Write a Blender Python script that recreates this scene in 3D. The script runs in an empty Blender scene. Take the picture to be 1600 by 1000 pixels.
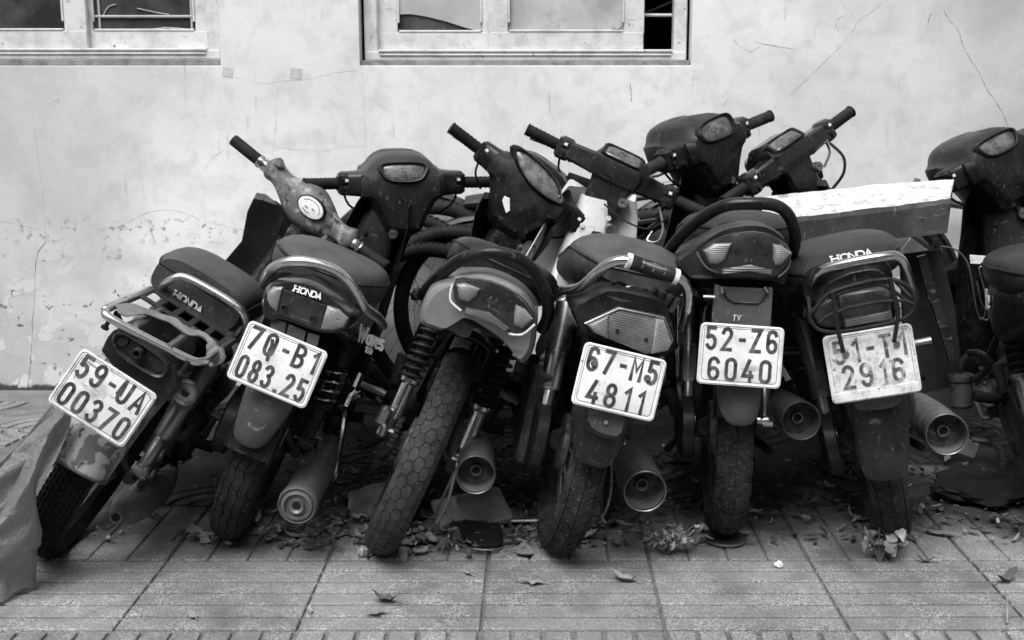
import bpy, bmesh, math, random
from mathutils import Vector, Matrix
random.seed(7)
R = math.radians
scene = bpy.context.scene
COL = scene.collection

# ------------------------------------------------------------------ camera, sky, sun, exposure
cam_d = bpy.data.cameras.new('camera')
cam = bpy.data.objects.new('camera', cam_d); COL.objects.link(cam)
cam.location = (0, 0, 1.152)
cam.rotation_euler = (R(90) - math.atan(360/1900), 0, 0)
cam_d.sensor_width = 36; cam_d.lens = 42.75; cam_d.shift_x = -0.025
cam_d.clip_start = 0.05; cam_d.clip_end = 400
cam_d.dof.use_dof = True; cam_d.dof.focus_distance = 2.85; cam_d.dof.aperture_fstop = 9
scene.camera = cam

SUN_ELEV, SUN_AZ = 58, 196        # overcast afternoon, light from behind the camera, a little to the left
world = bpy.data.worlds.new('World'); scene.world = world; world.use_nodes = True
wn, wl = world.node_tree.nodes, world.node_tree.links
wn.clear()
w_out = wn.new('ShaderNodeOutputWorld'); w_bg = wn.new('ShaderNodeBackground')
w_sky = wn.new('ShaderNodeTexSky'); w_bw = wn.new('ShaderNodeRGBToBW')
w_sky.sky_type = 'NISHITA'; w_sky.sun_disc = False
w_sky.sun_elevation = R(SUN_ELEV); w_sky.sun_rotation = R(SUN_AZ); w_sky.dust_density = 6
wl.new(w_sky.outputs[0], w_bw.inputs[0]); wl.new(w_bw.outputs[0], w_bg.inputs[0])   # a colourless overcast
w_bg.inputs[1].default_value = 0.06
wl.new(w_bg.outputs[0], w_out.inputs[0])
sun_d = bpy.data.lights.new('sun', 'SUN'); sun_d.energy = 1.5; sun_d.angle = R(38); sun_d.color = (1, 1, 1)
sun = bpy.data.objects.new('sun', sun_d); COL.objects.link(sun)
_d = Vector((math.sin(R(SUN_AZ))*math.cos(R(SUN_ELEV)), math.cos(R(SUN_AZ))*math.cos(R(SUN_ELEV)), math.sin(R(SUN_ELEV))))
sun.rotation_euler = _d.to_track_quat('Z', 'Y').to_euler()
vs = scene.view_settings
vs.view_transform = 'Standard'; vs.look = 'None'; vs.gamma = 1; vs.use_curve_mapping = False
vs.exposure = 1.15

# ------------------------------------------------------------------ materials (a black and white picture: greys only)
MATS = {}
def mat(name, col, rough=.5, metal=0., col2=None, scale=30, lo=.45, hi=.6, rough2=None, bump=0., bscale=None,
        col3=None, scale3=200, lo3=.6, hi3=.7, metal2=None, trans=0., coat=0., alpha=1., spec=.5, detail=6, ribs=0, scr=None, dust=None):
    m = bpy.data.materials.new(name); m.use_nodes = True
    n, l = m.node_tree.nodes, m.node_tree.links
    b = n['Principled BSDF']
    b.inputs['Roughness'].default_value = rough; b.inputs['Metallic'].default_value = metal
    b.inputs['Specular IOR Level'].default_value = spec
    b.inputs['Coat Weight'].default_value = coat; b.inputs['Coat Roughness'].default_value = .15
    b.inputs['Transmission Weight'].default_value = trans; b.inputs['Alpha'].default_value = alpha
    g = lambda v: (v, v, v, 1)
    b.inputs['Base Color'].default_value = g(col)
    tc = n.new('ShaderNodeTexCoord')
    def noise(sc, d=detail):
        t = n.new('ShaderNodeTexNoise'); t.inputs['Scale'].default_value = sc; t.inputs['Detail'].default_value = d
        t.inputs['Roughness'].default_value = .62
        l.new(tc.outputs['Object'], t.inputs['Vector']); return t
    def ramp(src, a, z):
        r = n.new('ShaderNodeMapRange'); r.inputs['From Min'].default_value = a; r.inputs['From Max'].default_value = z
        r.clamp = True; l.new(src, r.inputs['Value']); return r.outputs['Result']
    def mix(f, a, z):
        x = n.new('ShaderNodeMix'); x.data_type = 'RGBA'; l.new(f, x.inputs[0])
        if isinstance(a, float): x.inputs[6].default_value = g(a)
        else: l.new(a, x.inputs[6])
        x.inputs[7].default_value = g(z); return x.outputs[2]
    def mixf(f, a, z):
        r = n.new('ShaderNodeMapRange'); l.new(f, r.inputs['Value']); r.inputs['To Min'].default_value = a; r.inputs['To Max'].default_value = z
        return r.outputs['Result']
    c = float(col)
    if col2 is not None:
        f = ramp(noise(scale).outputs['Fac'], lo, hi)
        c = mix(f, c, col2)
        if rough2 is not None: l.new(mixf(f, rough, rough2), b.inputs['Roughness'])
        if metal2 is not None: l.new(mixf(f, metal, metal2), b.inputs['Metallic'])
    if col3 is not None:
        f3 = ramp(noise(scale3).outputs['Fac'], lo3, hi3)
        c = mix(f3, c, col3)
    if scr is not None:                       # fine scuffs running two ways
        for rot, sc in (((.3, .6, .2), (14, 190, 60)), ((1.2, -.5, .9), (170, 16, 50))):
            mp = n.new('ShaderNodeMapping'); mp.inputs['Rotation'].default_value = rot; mp.inputs['Scale'].default_value = sc
            l.new(tc.outputs['Object'], mp.inputs[0]); t = n.new('ShaderNodeTexNoise'); t.inputs['Scale'].default_value = 1; t.inputs['Detail'].default_value = 3; l.new(mp.outputs[0], t.inputs['Vector'])
            c = mix(ramp(t.outputs['Fac'], .64, .74), c, scr)
    if dust is not None:                      # dust lies on whatever faces up
        ge = n.new('ShaderNodeNewGeometry'); se = n.new('ShaderNodeSeparateXYZ'); l.new(ge.outputs['Normal'], se.inputs[0])
        mm = n.new('ShaderNodeMath'); mm.operation = 'MULTIPLY'; l.new(ramp(se.outputs[2], .35, .95), mm.inputs[0]); l.new(ramp(noise(16).outputs['Fac'], .25, .75), mm.inputs[1])
        c = mix(mm.outputs[0], c, dust)
    if not isinstance(c, float): l.new(c, b.inputs['Base Color'])
    if bump:
        bp = n.new('ShaderNodeBump'); bp.inputs['Strength'].default_value = bump; bp.inputs['Distance'].default_value = .002
        l.new(noise(bscale or scale*3).outputs['Fac'], bp.inputs['Height']); l.new(bp.outputs[0], b.inputs['Normal'])
    if ribs:
        wv = n.new('ShaderNodeTexWave'); wv.wave_type = 'BANDS'; wv.bands_direction = 'Z'; wv.inputs['Scale'].default_value = ribs; l.new(tc.outputs['Object'], wv.inputs['Vector'])
        bp = n.new('ShaderNodeBump'); bp.inputs['Strength'].default_value = .5; bp.inputs['Distance'].default_value = .0015; l.new(wv.outputs['Fac'], bp.inputs['Height']); l.new(bp.outputs[0], b.inputs['Normal'])
    MATS[name] = m
    return m
mat('plastic', .005, .32, col2=.016, scale=14, lo=.45, hi=.75, rough2=.7, bump=.15, bscale=160, col3=.06, scale3=130, lo3=.63, hi3=.78, spec=0.32, scr=0.06, dust=0.03)
mat('plastic_dusty', .010, .38, col2=.030, scale=11, lo=.4, hi=.75, bump=.2, bscale=120, col3=.10, scale3=120, lo3=.62, hi3=.78, spec=0.32, scr=0.09, dust=0.055)
mat('gloss_dark', .006, .16, col2=.014, scale=8, lo=.45, hi=.75, rough2=.45, coat=.6, col3=.07, scale3=90, lo3=.66, hi3=.8, spec=0.45, scr=0.06, dust=0.03)
mat('paint_silver', .30, .25, metal=.4, coat=.4, col2=.20, scale=9, lo=.4, hi=.7, rough2=.5, col3=.10, scale3=60, lo3=.64, hi3=.72, scr=0.16)
mat('paint_white', .72, .3, col2=.55, scale=7, lo=.45, hi=.7, rough2=.5, col3=.25, scale3=45, lo3=.66, hi3=.74, scr=0.4)
mat('rubber', .006, .7, col2=.018, scale=22, lo=.42, hi=.7, bump=.3, bscale=260, spec=0.2, dust=0.03)
mat('rubber_dusty', .014, .8, col2=.04, scale=18, lo=.4, hi=.7, bump=.5, bscale=240, col3=.12, scale3=150, lo3=.58, hi3=.76, spec=.2)
mat('vinyl', .016, .45, col2=.04, scale=10, lo=.42, hi=.75, rough2=.68, bump=.25, bscale=420, col3=.09, scale3=110, lo3=.62, hi3=.8, spec=0.35, scr=0.07, dust=0.03)
mat('vinyl_pale', .030, .5, col2=.075, scale=9, lo=.40, hi=.75, rough2=.7, bump=.25, bscale=420, col3=.15, scale3=110, lo3=.62, hi3=.8, spec=0.35, scr=0.13, dust=0.10)
mat('chrome', .60, .22, metal=1, col2=.35, scale=30, lo=.55, hi=.72, rough2=.45, metal2=.9, col3=.10, scale3=120, lo3=.68, hi3=.76)
mat('chrome_satin', .72, .30, metal=1, col2=.50, scale=12, lo=.5, hi=.8, rough2=.42, metal2=1, col3=.08, scale3=140, lo3=.72, hi3=.8, scr=0.2)
mat('steel', .32, .36, metal=.95, col2=.14, scale=22, lo=.48, hi=.72, rough2=.6, metal2=.7)
mat('iron', .03, .5, metal=.6, col2=.012, scale=25, lo=.4, hi=.65, rough2=.85, metal2=0, bump=.25, bscale=120, spec=0.2, dust=0.055)
mat('rusty', .075, .6, metal=.25, col2=.14, scale=26, lo=.48, hi=.66, bump=.5, bscale=150, col3=.03, scale3=60, lo3=.58, hi3=.68, spec=0.2, scr=0.22, dust=0.2)
mat('cast', .13, .4, metal=.6, col2=.010, scale=20, lo=.42, hi=.62, rough2=.9, metal2=0, bump=.3, bscale=180, spec=0.2)
mat('fender_grey', .075, .55, col2=.12, scale=11, lo=.4, hi=.75, bump=.2, bscale=150, col3=.30, scale3=110, lo3=.68, hi3=.75, spec=0.2, scr=0.22, dust=0.2)
mat('fender_flaked', .34, .6, col2=.11, scale=26, lo=.5, hi=.56, rough2=.85, bump=.5, bscale=40, col3=.03, scale3=55, lo3=.6, hi3=.66)
mat('plate_white', .76, .4, col2=.52, scale=16, lo=.46, hi=.70, rough2=.6, col3=.20, scale3=60, lo3=.64, hi3=.74, bump=.3, bscale=25, scr=0.45)
mat('plate_aged', .70, .45, col2=.45, scale=35, lo=.45, hi=.65, rough2=.6, col3=.16, scale3=75, lo3=.6, hi3=.72, scr=0.3)
mat('plate_dirty', .66, .45, col2=.36, scale=16, lo=.48, hi=.66, rough2=.6, col3=.12, scale3=50, lo3=.64, hi3=.74, scr=0.22)
mat('ink', .035, .5, col2=.14, scale=40, lo=.45, hi=.7)
mat('ink_worn', .07, .5, col2=.45, scale=42, lo=.46, hi=.64)
mat('white_mark', .75, .6, col2=.45, scale=60, lo=.5, hi=.7)
mat('lens_pale', .22, .15, col2=.12, scale=25, lo=.4, hi=.7, rough2=.35, coat=.8, ribs=75, col3=.05, scale3=70, lo3=.62, hi3=.75)
mat('lens_red', .018, .2, col2=.035, scale=18, lo=.42, hi=.7, rough2=.4, coat=.5, col3=.1, scale3=80, lo3=.66, hi3=.76, spec=0.35, scr=0.1)
mat('lens_mid', .09, .14, col2=.15, scale=14, lo=.45, hi=.7, rough2=.4, coat=.8, ribs=60, col3=.3, scale3=60, lo3=.66, hi3=.76)
mat('gauge_glass', .05, .16, col2=.16, scale=30, lo=.42, hi=.72, rough2=.5, coat=.5, col3=.03, scale3=90, lo3=.55, hi3=.7)
mat('dial_grey', .30, .6, col2=.12, scale=60, lo=.45, hi=.65)
mat('black_hole', .006, .9)
mat('bare_grey', .11, .5, col2=.30, scale=26, lo=.5, hi=.62, bump=.5, bscale=60, col3=.03, scale3=34, lo3=.56, hi3=.62)
mat('cloth', .17, .9, col2=.24, scale=20, lo=.4, hi=.65, bump=.5, bscale=300)
mat('tread_grey', .014, .8, col2=.045, scale=20, lo=.4, hi=.7, bump=.6, bscale=220, col3=.14, scale3=160, lo3=.56, hi3=.74, spec=.2)
mat('tread_pale', .026, .8, col2=.06, scale=20, lo=.4, hi=.7, bump=.6, bscale=220, col3=.14, scale3=160, lo3=.58, hi3=.76, spec=.2)

mat('muffler_pale', .20, .5, metal=.6, col2=.10, scale=18, lo=.42, hi=.66, rough2=.7, metal2=.3, col3=.3, scale3=60, lo3=.62, hi3=.74, scr=.1)

# ------------------------------------------------------------------ mesh helpers
class G:
    """Collects shapes; done() links them as one mesh object."""
    def __init__(self): self.bm = bmesh.new()
    def faces(self, vs, fs):
        bv = [self.bm.verts.new(v) for v in vs]
        for f in fs:
            try: self.bm.faces.new([bv[i] for i in f])
            except ValueError: pass
        return bv
    def loft(self, rings, cap0=True, cap1=True, closed=True, loop=False):
        n = len(rings[0])
        bv = [[self.bm.verts.new(p) for p in r] for r in rings]
        m = len(bv)
        for i in range(m if loop else m-1):
            a, b = bv[i], bv[(i+1) % m]
            for k in range(n if closed else n-1):
                try: self.bm.faces.new([a[k], a[(k+1) % n], b[(k+1) % n], b[k]])
                except ValueError: pass
        if cap0 and not loop: self.bm.faces.new(bv[0][::-1])
        if cap1 and not loop: self.bm.faces.new(bv[-1])
        return bv
    def box(self, c, s, rot=None, bev=.003):
        M = Matrix.Translation(c) @ (rot.to_4x4() if rot else Matrix())
        x, y, z = s[0]/2, s[1]/2, s[2]/2
        b = min(bev, x*.6, y*.6, z*.6)
        def ring(zz, i):
            X, Y = x-i, y-i; q = b
            return [M @ Vector(p) for p in ((-X+q,-Y,zz),(X-q,-Y,zz),(X,-Y+q,zz),(X,Y-q,zz),(X-q,Y,zz),(-X+q,Y,zz),(-X,Y-q,zz),(-X,-Y+q,zz))]
        self.loft([ring(-z, b), ring(-z+b, 0), ring(z-b, 0), ring(z, b)])
    def tube(self, pts, r, n=10, closed=False, smooth=0, flat=1., cap=True):
        pts = [Vector(p) for p in pts]
        if smooth: 
            rr = r if isinstance(r, (list, tuple)) else None
            pts = catmull(pts, smooth, closed)
            if rr: r = [rr[min(int(i/smooth), len(rr)-1)] + (rr[min(int(i/smooth)+1, len(rr)-1)]-rr[min(int(i/smooth), len(rr)-1)])*((i % smooth)/smooth) for i in range(len(pts))]
        m = len(pts); rings = []; N = None
        for i, p in enumerate(pts):
            if closed: t = pts[(i+1) % m] - pts[i-1]
            else: t = pts[min(i+1, m-1)] - pts[max(i-1, 0)]
            if t.length < 1e-9: t = Vector((0, 0, 1))
            t.normalize()
            if N is None:
                N = t.cross(Vector((0, 0, 1)) if abs(t.z) < .9 else Vector((1, 0, 0)))
            N = (N - t*N.dot(t)).normalized(); Bn = t.cross(N)
            rad = r[i] if isinstance(r, (list, tuple)) else r
            rings.append([p + (N*math.cos(2*math.pi*k/n) + Bn*math.sin(2*math.pi*k/n)*flat)*rad for k in range(n)])
        self.loft(rings, cap, cap, True, closed)
    def lathe(self, prof, o, axis=(1, 0, 0), n=32, cap=True, closed_prof=False):
        """prof: list of (radius, height along axis)"""
        a = Vector(axis).normalized(); u = a.cross(Vector((0, 0, 1)) if abs(a.z) < .9 else Vector((0, 1, 0))).normalized(); v = a.cross(u)
        o = Vector(o)
        rings = [[o + a*h + (u*math.cos(2*math.pi*k/n) + v*math.sin(2*math.pi*k/n))*max(rd, 1e-4) for k in range(n)] for rd, h in prof]
        self.loft(rings, cap and not closed_prof, cap and not closed_prof, True, closed_prof)
    def panel(self, out, y0, thick, bulge=0., bev=.003, smooth=1, dy=None):
        """outline in x,z standing at depth y0 (faces -y), thickness towards +y; dy(x,z) bends it"""
        o = chaikin(out, smooth); cx = sum(p[0] for p in o)/len(o); cz = sum(p[1] for p in o)/len(o)
        f = dy or (lambda x, z: 0)
        def ring(k, y): return [Vector((cx+(x-cx)*k, y + f(cx+(x-cx)*k, cz+(z-cz)*k), cz+(z-cz)*k)) for x, z in o]
        ext = max(max(abs(p[0]-cx), abs(p[1]-cz)) for p in o); kb = 1 - bev/ext
        rs = [ring(kb, y0+thick), ring(1, y0+thick-bev*.5), ring(1, y0+bev), ring(kb, y0)]
        if bulge or dy: rs += [ring(kb*.8, y0-bulge*.45), ring(kb*.55, y0-bulge*.8), ring(kb*.25, y0-bulge)]
        self.loft(rs)
    def xform(self, M): bmesh.ops.transform(self.bm, matrix=M, verts=self.bm.verts)
    def done(self, name, material, parent=None, sharp=35, M=None, dup=None):
        if M is not None: self.xform(M)
        bmesh.ops.recalc_face_normals(self.bm, faces=self.bm.faces)
        me = bpy.data.meshes.new(name); self.bm.to_mesh(me); self.bm.free()
        for p in me.polygons: p.use_smooth = True
        me.set_sharp_from_angle(angle=R(sharp))
        me.materials.append(MATS[material] if isinstance(material, str) else material)
        return link(name, me, parent)
def link(name, me, parent=None):
    o = bpy.data.objects.new(name, me); COL.objects.link(o); o.parent = parent; return o
def empty(name, loc=(0, 0, 0), rot=(0, 0, 0)):
    o = bpy.data.objects.new(name, None); o.empty_display_size = .1; COL.objects.link(o); o.location = loc; o.rotation_euler = rot; return o
def tag(o, label=None, cat=None, group=None, kind=None):
    if label: o['label'] = label
    if cat: o['category'] = cat
    if group: o['group'] = group
    if kind: o['kind'] = kind
    return o
def catmull(P, m, closed=False):
    out = []; n = len(P)
    for i in range(n if closed else n-1):
        a, b, c, d = (P[(i-1) % n], P[i], P[(i+1) % n], P[(i+2) % n]) if closed else (P[max(i-1, 0)], P[i], P[i+1], P[min(i+2, n-1)])
        for k in range(m):
            t = k/m
            out.append((b*2 + (c-a)*t + (a*2-b*5+c*4-d)*t*t + (b*3-a-c*3+d)*t*t*t)*.5)
    if not closed: out.append(P[-1])
    return out
def chaikin(o, it=1):
    o = [tuple(p) for p in o]
    for _ in range(it):
        q = []
        for i in range(len(o)):
            a, b = o[i], o[(i+1) % len(o)]
            q += [(a[0]*.78+b[0]*.22, a[1]*.78+b[1]*.22), (a[0]*.22+b[0]*.78, a[1]*.22+b[1]*.78)]
        o = q
    return o
def sup(n_exp, N=20):
    r = []
    for k in range(N):
        a = 2*math.pi*k/N; c, s = math.cos(a), math.sin(a)
        r.append((math.copysign(abs(c)**(2/n_exp), c), math.copysign(abs(s)**(2/n_exp), s)))
    return r
def prof_loft(g, secs, axis, steps=4, N=20, M=None):
    """secs: (pos, c1, c2, full1, full2, exponent); axis y -> c = x,z ; axis z -> c = x,y ; axis x -> c = y,z"""
    S = catmull([Vector6(s) for s in secs], steps)
    rings = []
    for s in S:
        p, c1, c2, f1, f2, e = s.v
        ring = []
        for a, b in sup(max(e, 1.2), N):
            u, v = c1+a*f1/2, c2+b*f2/2
            q = {'y': (u, p, v), 'z': (u, v, p), 'x': (p, u, v)}[axis]
            ring.append(Vector(q))
        rings.append(ring)
    g.loft(rings)
class Vector6:
    def __init__(self, v): self.v = list(v)
    def __add__(self, o): return Vector6([a+b for a, b in zip(self.v, o.v)])
    def __sub__(self, o): return Vector6([a-b for a, b in zip(self.v, o.v)])
    def __mul__(self, k): return Vector6([a*k for a in self.v])

# stroke lettering: each glyph a list of polylines in a box 0..w by 0..1
def _arc(cx, cy, rx, ry, a0, a1, n=7):
    return [(cx+rx*math.cos(R(a0+(a1-a0)*i/n)), cy+ry*math.sin(R(a0+(a1-a0)*i/n))) for i in range(n+1)]
def _loop(x0, y0, x1, y1, r):
    return _arc(x1-r, y1-r, r, r, 0, 90, 4)+_arc(x0+r, y1-r, r, r, 90, 180, 4)+_arc(x0+r, y0+r, r, r, 180, 270, 4)+_arc(x1-r, y0+r, r, r, 270, 360, 4)+[(x1, y1-r)]
W_ = .5
GL = {
 '0': [_loop(0, 0, W_, 1, .24)], 'O': [_loop(0, 0, .62, 1, .28)],
 '1': [[(.1, .8), (.3, 1), (.3, 0)]],
 '2': [_arc(.25, .75, .25, .25, 170, -30, 7)+[(.0, 0), (W_, 0)]],
 '3': [_arc(.25, .77, .24, .23, 160, -80, 7)+_arc(.25, .27, .25, .27, 80, -160, 7)],
 '4': [[(.38, 0), (.38, .45)], [(.3, 1), (0, .25), (W_, .25)]],
 '5': [[(.46, 1), (.06, 1), (.03, .56)]+_arc(.25, .31, .25, .31, 130, -150, 8)],
 '6': [_arc(.25, .76, .24, .24, 15, 172, 6)+[(.0, .5), (.0, .3)]+_arc(.25, .27, .25, .27, 190, 515, 12)],
 '7': [[(0, 1), (W_, 1), (.15, 0)]],
 '8': [_arc(.25, .76, .21, .24, -90, 270, 12), _arc(.25, .26, .25, .26, 90, 450, 12)],
 '9': [_arc(.25, .24, .24, .24, 195, 352, 6)+[(W_, .5), (W_, .7)]+_arc(.25, .73, .25, .27, 10, 335, 12)],
 '-': [[(.08, .5), (.34, .5)]], '.': [[(.1, .0), (.2, .0)]], ' ': [],
 'A': [[(0, 0), (.25, 1), (W_, 0)], [(.09, .3), (.41, .3)]], 'B': [[(.0, 0), (0, 1)]+_arc(.22, .77, .25, .23, 90, -80, 6)+[(.05, .53)], [(.1, .53)]+_arc(.22, .265, .27, .265, 90, -90, 6)+[(.02, 0)]],
 'M': [[(0, 0), (0, 1), (.27, .4), (.54, 1), (.54, 0)]], 'T': [[(0, 1), (W_, 1)], [(.25, .95), (.25, 0)]],
 'Q': [_loop(0, 0, W_, 1, .24), [(.24, .72), (.33, .45), (.30, .25), (.40, -.22)]],
 'U': [[(0, 1), (0, .25)]+_arc(.25, .25, .25, .25, 180, 360, 6)+[(W_, 1)]], 'Z': [[(0, 1), (W_, 1), (0, 0), (W_, 0)]],
 'H': [[(0, 0), (0, 1)], [(.6, 0), (.6, 1)], [(.05, .5), (.55, .5)], [(-.1, .02), (.1, .02)], [(-.1, .98), (.1, .98)], [(.5, .02), (.7, .02)], [(.5, .98), (.7, .98)]],
 'N': [[(0, 0), (0, 1), (.55, 0), (.55, 1)]], 'D': [[(0, 0), (0, 1), (.3, 1)]+_arc(.3, .5, .3, .5, 80, -80, 7)+[(.0, 0)]],
 'V': [[(0, 1), (.25, 0), (W_, 1)]], 'W': [[(0, 1), (.2, 0), (.4, .8), (.55, 0), (.85, 1)]],
 'a': [_arc(.2, .3, .2, .3, 20, 340, 10), [(.42, .6), (.42, 0)]], 'v': [[(0, .65), (.18, 0), (.36, .65)]], 'e': [[(.02, .33), (.38, .36)]+_arc(.2, .32, .2, .32, 20, 300, 9)], 's': [_arc(.2, .5, .17, .16, 50, 260, 6)+_arc(.2, .17, .18, .17, 80, -140, 6)],
}
def ribbon(g, pts, w, org, X, Y, N, h0, h1):
    P = [Vector((p[0], p[1], 0)) for p in pts]; m = len(P); L = []; Rr = []
    for i in range(m):
        d0 = (P[i]-P[i-1]).normalized() if i else None
        d1 = (P[i+1]-P[i]).normalized() if i < m-1 else None
        d = ((d0 or d1)+(d1 or d0)); d = d.normalized() if d.length > 1e-6 else (d1 or d0)
        nn = Vector((-d.y, d.x, 0)); k = 1
        if d0 and d1: k = min(1/max(nn.dot(Vector((-d1.y, d1.x, 0))), .45), 1.8)
        e = Vector((0, 0, 0))
        if i == 0: e = -d*w*.4
        if i == m-1: e = d*w*.4
        L.append(P[i]+e+nn*w*.5*k); Rr.append(P[i]+e-nn*w*.5*k)
    T = lambda p, h: org + X*p.x + Y*p.y + N*h
    rings = [[T(L[i], h0), T(L[i], h1), T(Rr[i], h1), T(Rr[i], h0)] for i in range(m)]
    g.loft(rings)
def text(g, s, org, X, Y, height, wide=1., gap=.22, stroke=.15, raise_=.0012, jitter=0):
    """letters from org (lower left) along X, up along Y (unit vectors); returns advance"""
    X, Y = Vector(X).normalized(), Vector(Y).normalized(); N = X.cross(Y); org = Vector(org); x = 0
    for ch in s:
        st = GL[ch]; w = max([p[0] for q in st for p in q] or [.2])
        for k, pl in enumerate(st):
            pts = [((x+p[0]*wide)*height, p[1]*height) for p in pl]
            ribbon(g, pts, stroke*height, org, X, Y, N, -.0004, raise_ + k*.00025)
        x += w*wide + gap
    return x*height
def text_width(s, wide=1., gap=.22):
    return sum(max([p[0] for q in GL[c] for p in q] or [.2])*wide+gap for c in s)-gap

# ------------------------------------------------------------------ wall, windows, ground materials
def plaster():
    m = bpy.data.materials.new('plaster'); m.use_nodes = True; n, l = m.node_tree.nodes, m.node_tree.links; b = n['Principled BSDF']
    b.inputs['Roughness'].default_value = .85; b.inputs['Specular IOR Level'].default_value = .25
    geo = n.new('ShaderNodeNewGeometry'); pos = geo.outputs['Position']
    def noise(sc, d=6, dist=0, rough=.6):
        t = n.new('ShaderNodeTexNoise'); t.inputs['Scale'].default_value = sc; t.inputs['Detail'].default_value = d
        t.inputs['Distortion'].default_value = dist; t.inputs['Roughness'].default_value = rough; l.new(pos, t.inputs['Vector']); return t.outputs['Fac']
    def rng(src, a, z, lo=0., hi=1.):
        r = n.new('ShaderNodeMapRange'); r.clamp = True
        for k, v in (('From Min', a), ('From Max', z), ('To Min', lo), ('To Max', hi)): r.inputs[k].default_value = v
        l.new(src, r.inputs['Value']); return r.outputs['Result']
    def math_(op, a, c):
        x = n.new('ShaderNodeMath'); x.operation = op
        for i, v in enumerate((a, c)):
            if isinstance(v, (int, float)): x.inputs[i].default_value = v
            else: l.new(v, x.inputs[i])
        return x.outputs[0]
    def mix(f, a, z):
        x = n.new('ShaderNodeMix'); x.data_type = 'RGBA'; l.new(f, x.inputs[0])
        for i, v in ((6, a), (7, z)):
            if isinstance(v, float): x.inputs[i].default_value = (v, v, v, 1)
            else: l.new(v, x.inputs[i])
        return x.outputs[2]
    sep = n.new('ShaderNodeSeparateXYZ'); l.new(pos, sep.inputs[0]); X, Z = sep.outputs[0], sep.outputs[2]
    c = mix(rng(noise(1.6, 5), .35, .7), .80, .70)                       # cloudy old limewash
    c = mix(rng(noise(9, 8, .4), .48, .72, 0, .9), c, .58)
    c = mix(rng(noise(28, 8, .3), .56, .72, 0, .4), c, .54)
    c = mix(rng(noise(80, 5), .60, .74, 0, .5), c, .50)                         # specks
    # grime carried up from the pavement
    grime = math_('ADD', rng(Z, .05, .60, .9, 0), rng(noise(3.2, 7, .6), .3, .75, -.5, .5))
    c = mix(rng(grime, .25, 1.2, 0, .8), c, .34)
    end_vignette = math_('ADD', rng(math_('ABSOLUTE', math_('SUBTRACT', X, -.2), 0), .9, 2.4), rng(noise(1.1, 6, .5), .3, .7, -.45, .35))  # lens vignette painted into the wall colour: darker towards both ends
    c = mix(rng(end_vignette, -.1, .95, 0, .9), c, .36)
    # flaking paint low on the left: pale primer islands and dark holes
    lowleft = math_('MULTIPLY', rng(Z, .62, .40), rng(X, -1.2, -1.55))
    flake = math_('MULTIPLY', rng(noise(8.5, 6, .5), .53, .545), lowleft)
    c = mix(flake, c, .60)
    hole = math_('MULTIPLY', rng(noise(22, 6, .8), .63, .66), lowleft)
    c = mix(hole, c, .12)
    band = math_('MULTIPLY', math_('MULTIPLY', rng(Z, .56, .60), rng(Z, .68, .64)), rng(noise(34, 6), .57, .62))
    c = mix(math_('MULTIPLY', band, rng(X, -1.0, -1.3)), c, .30)
    scr = n.new('ShaderNodeTexNoise'); scr.inputs['Scale'].default_value = 6; scr.inputs['Detail'].default_value = 8
    mp = n.new('ShaderNodeMapping'); mp.inputs['Rotation'].default_value = (0, R(50), 0); mp.inputs['Scale'].default_value = (9, 1, .8)
    l.new(pos, mp.inputs[0]); l.new(mp.outputs[0], scr.inputs['Vector'])
    c = mix(rng(scr.outputs['Fac'], .66, .74, 0, .6), c, .40)
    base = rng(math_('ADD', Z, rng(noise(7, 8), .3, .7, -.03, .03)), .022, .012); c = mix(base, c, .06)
    l.new(c, b.inputs['Base Color'])
    bp = n.new('ShaderNodeBump'); bp.inputs['Strength'].default_value = .35; bp.inputs['Distance'].default_value = .004
    h = math_('ADD', math_('MULTIPLY', noise(45, 8), .6), math_('ADD', noise(6, 4), math_('MULTIPLY', flake, .5)))
    l.new(h, bp.inputs['Height']); l.new(bp.outputs[0], b.inputs['Normal'])
    MATS['plaster'] = m
plaster()
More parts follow.
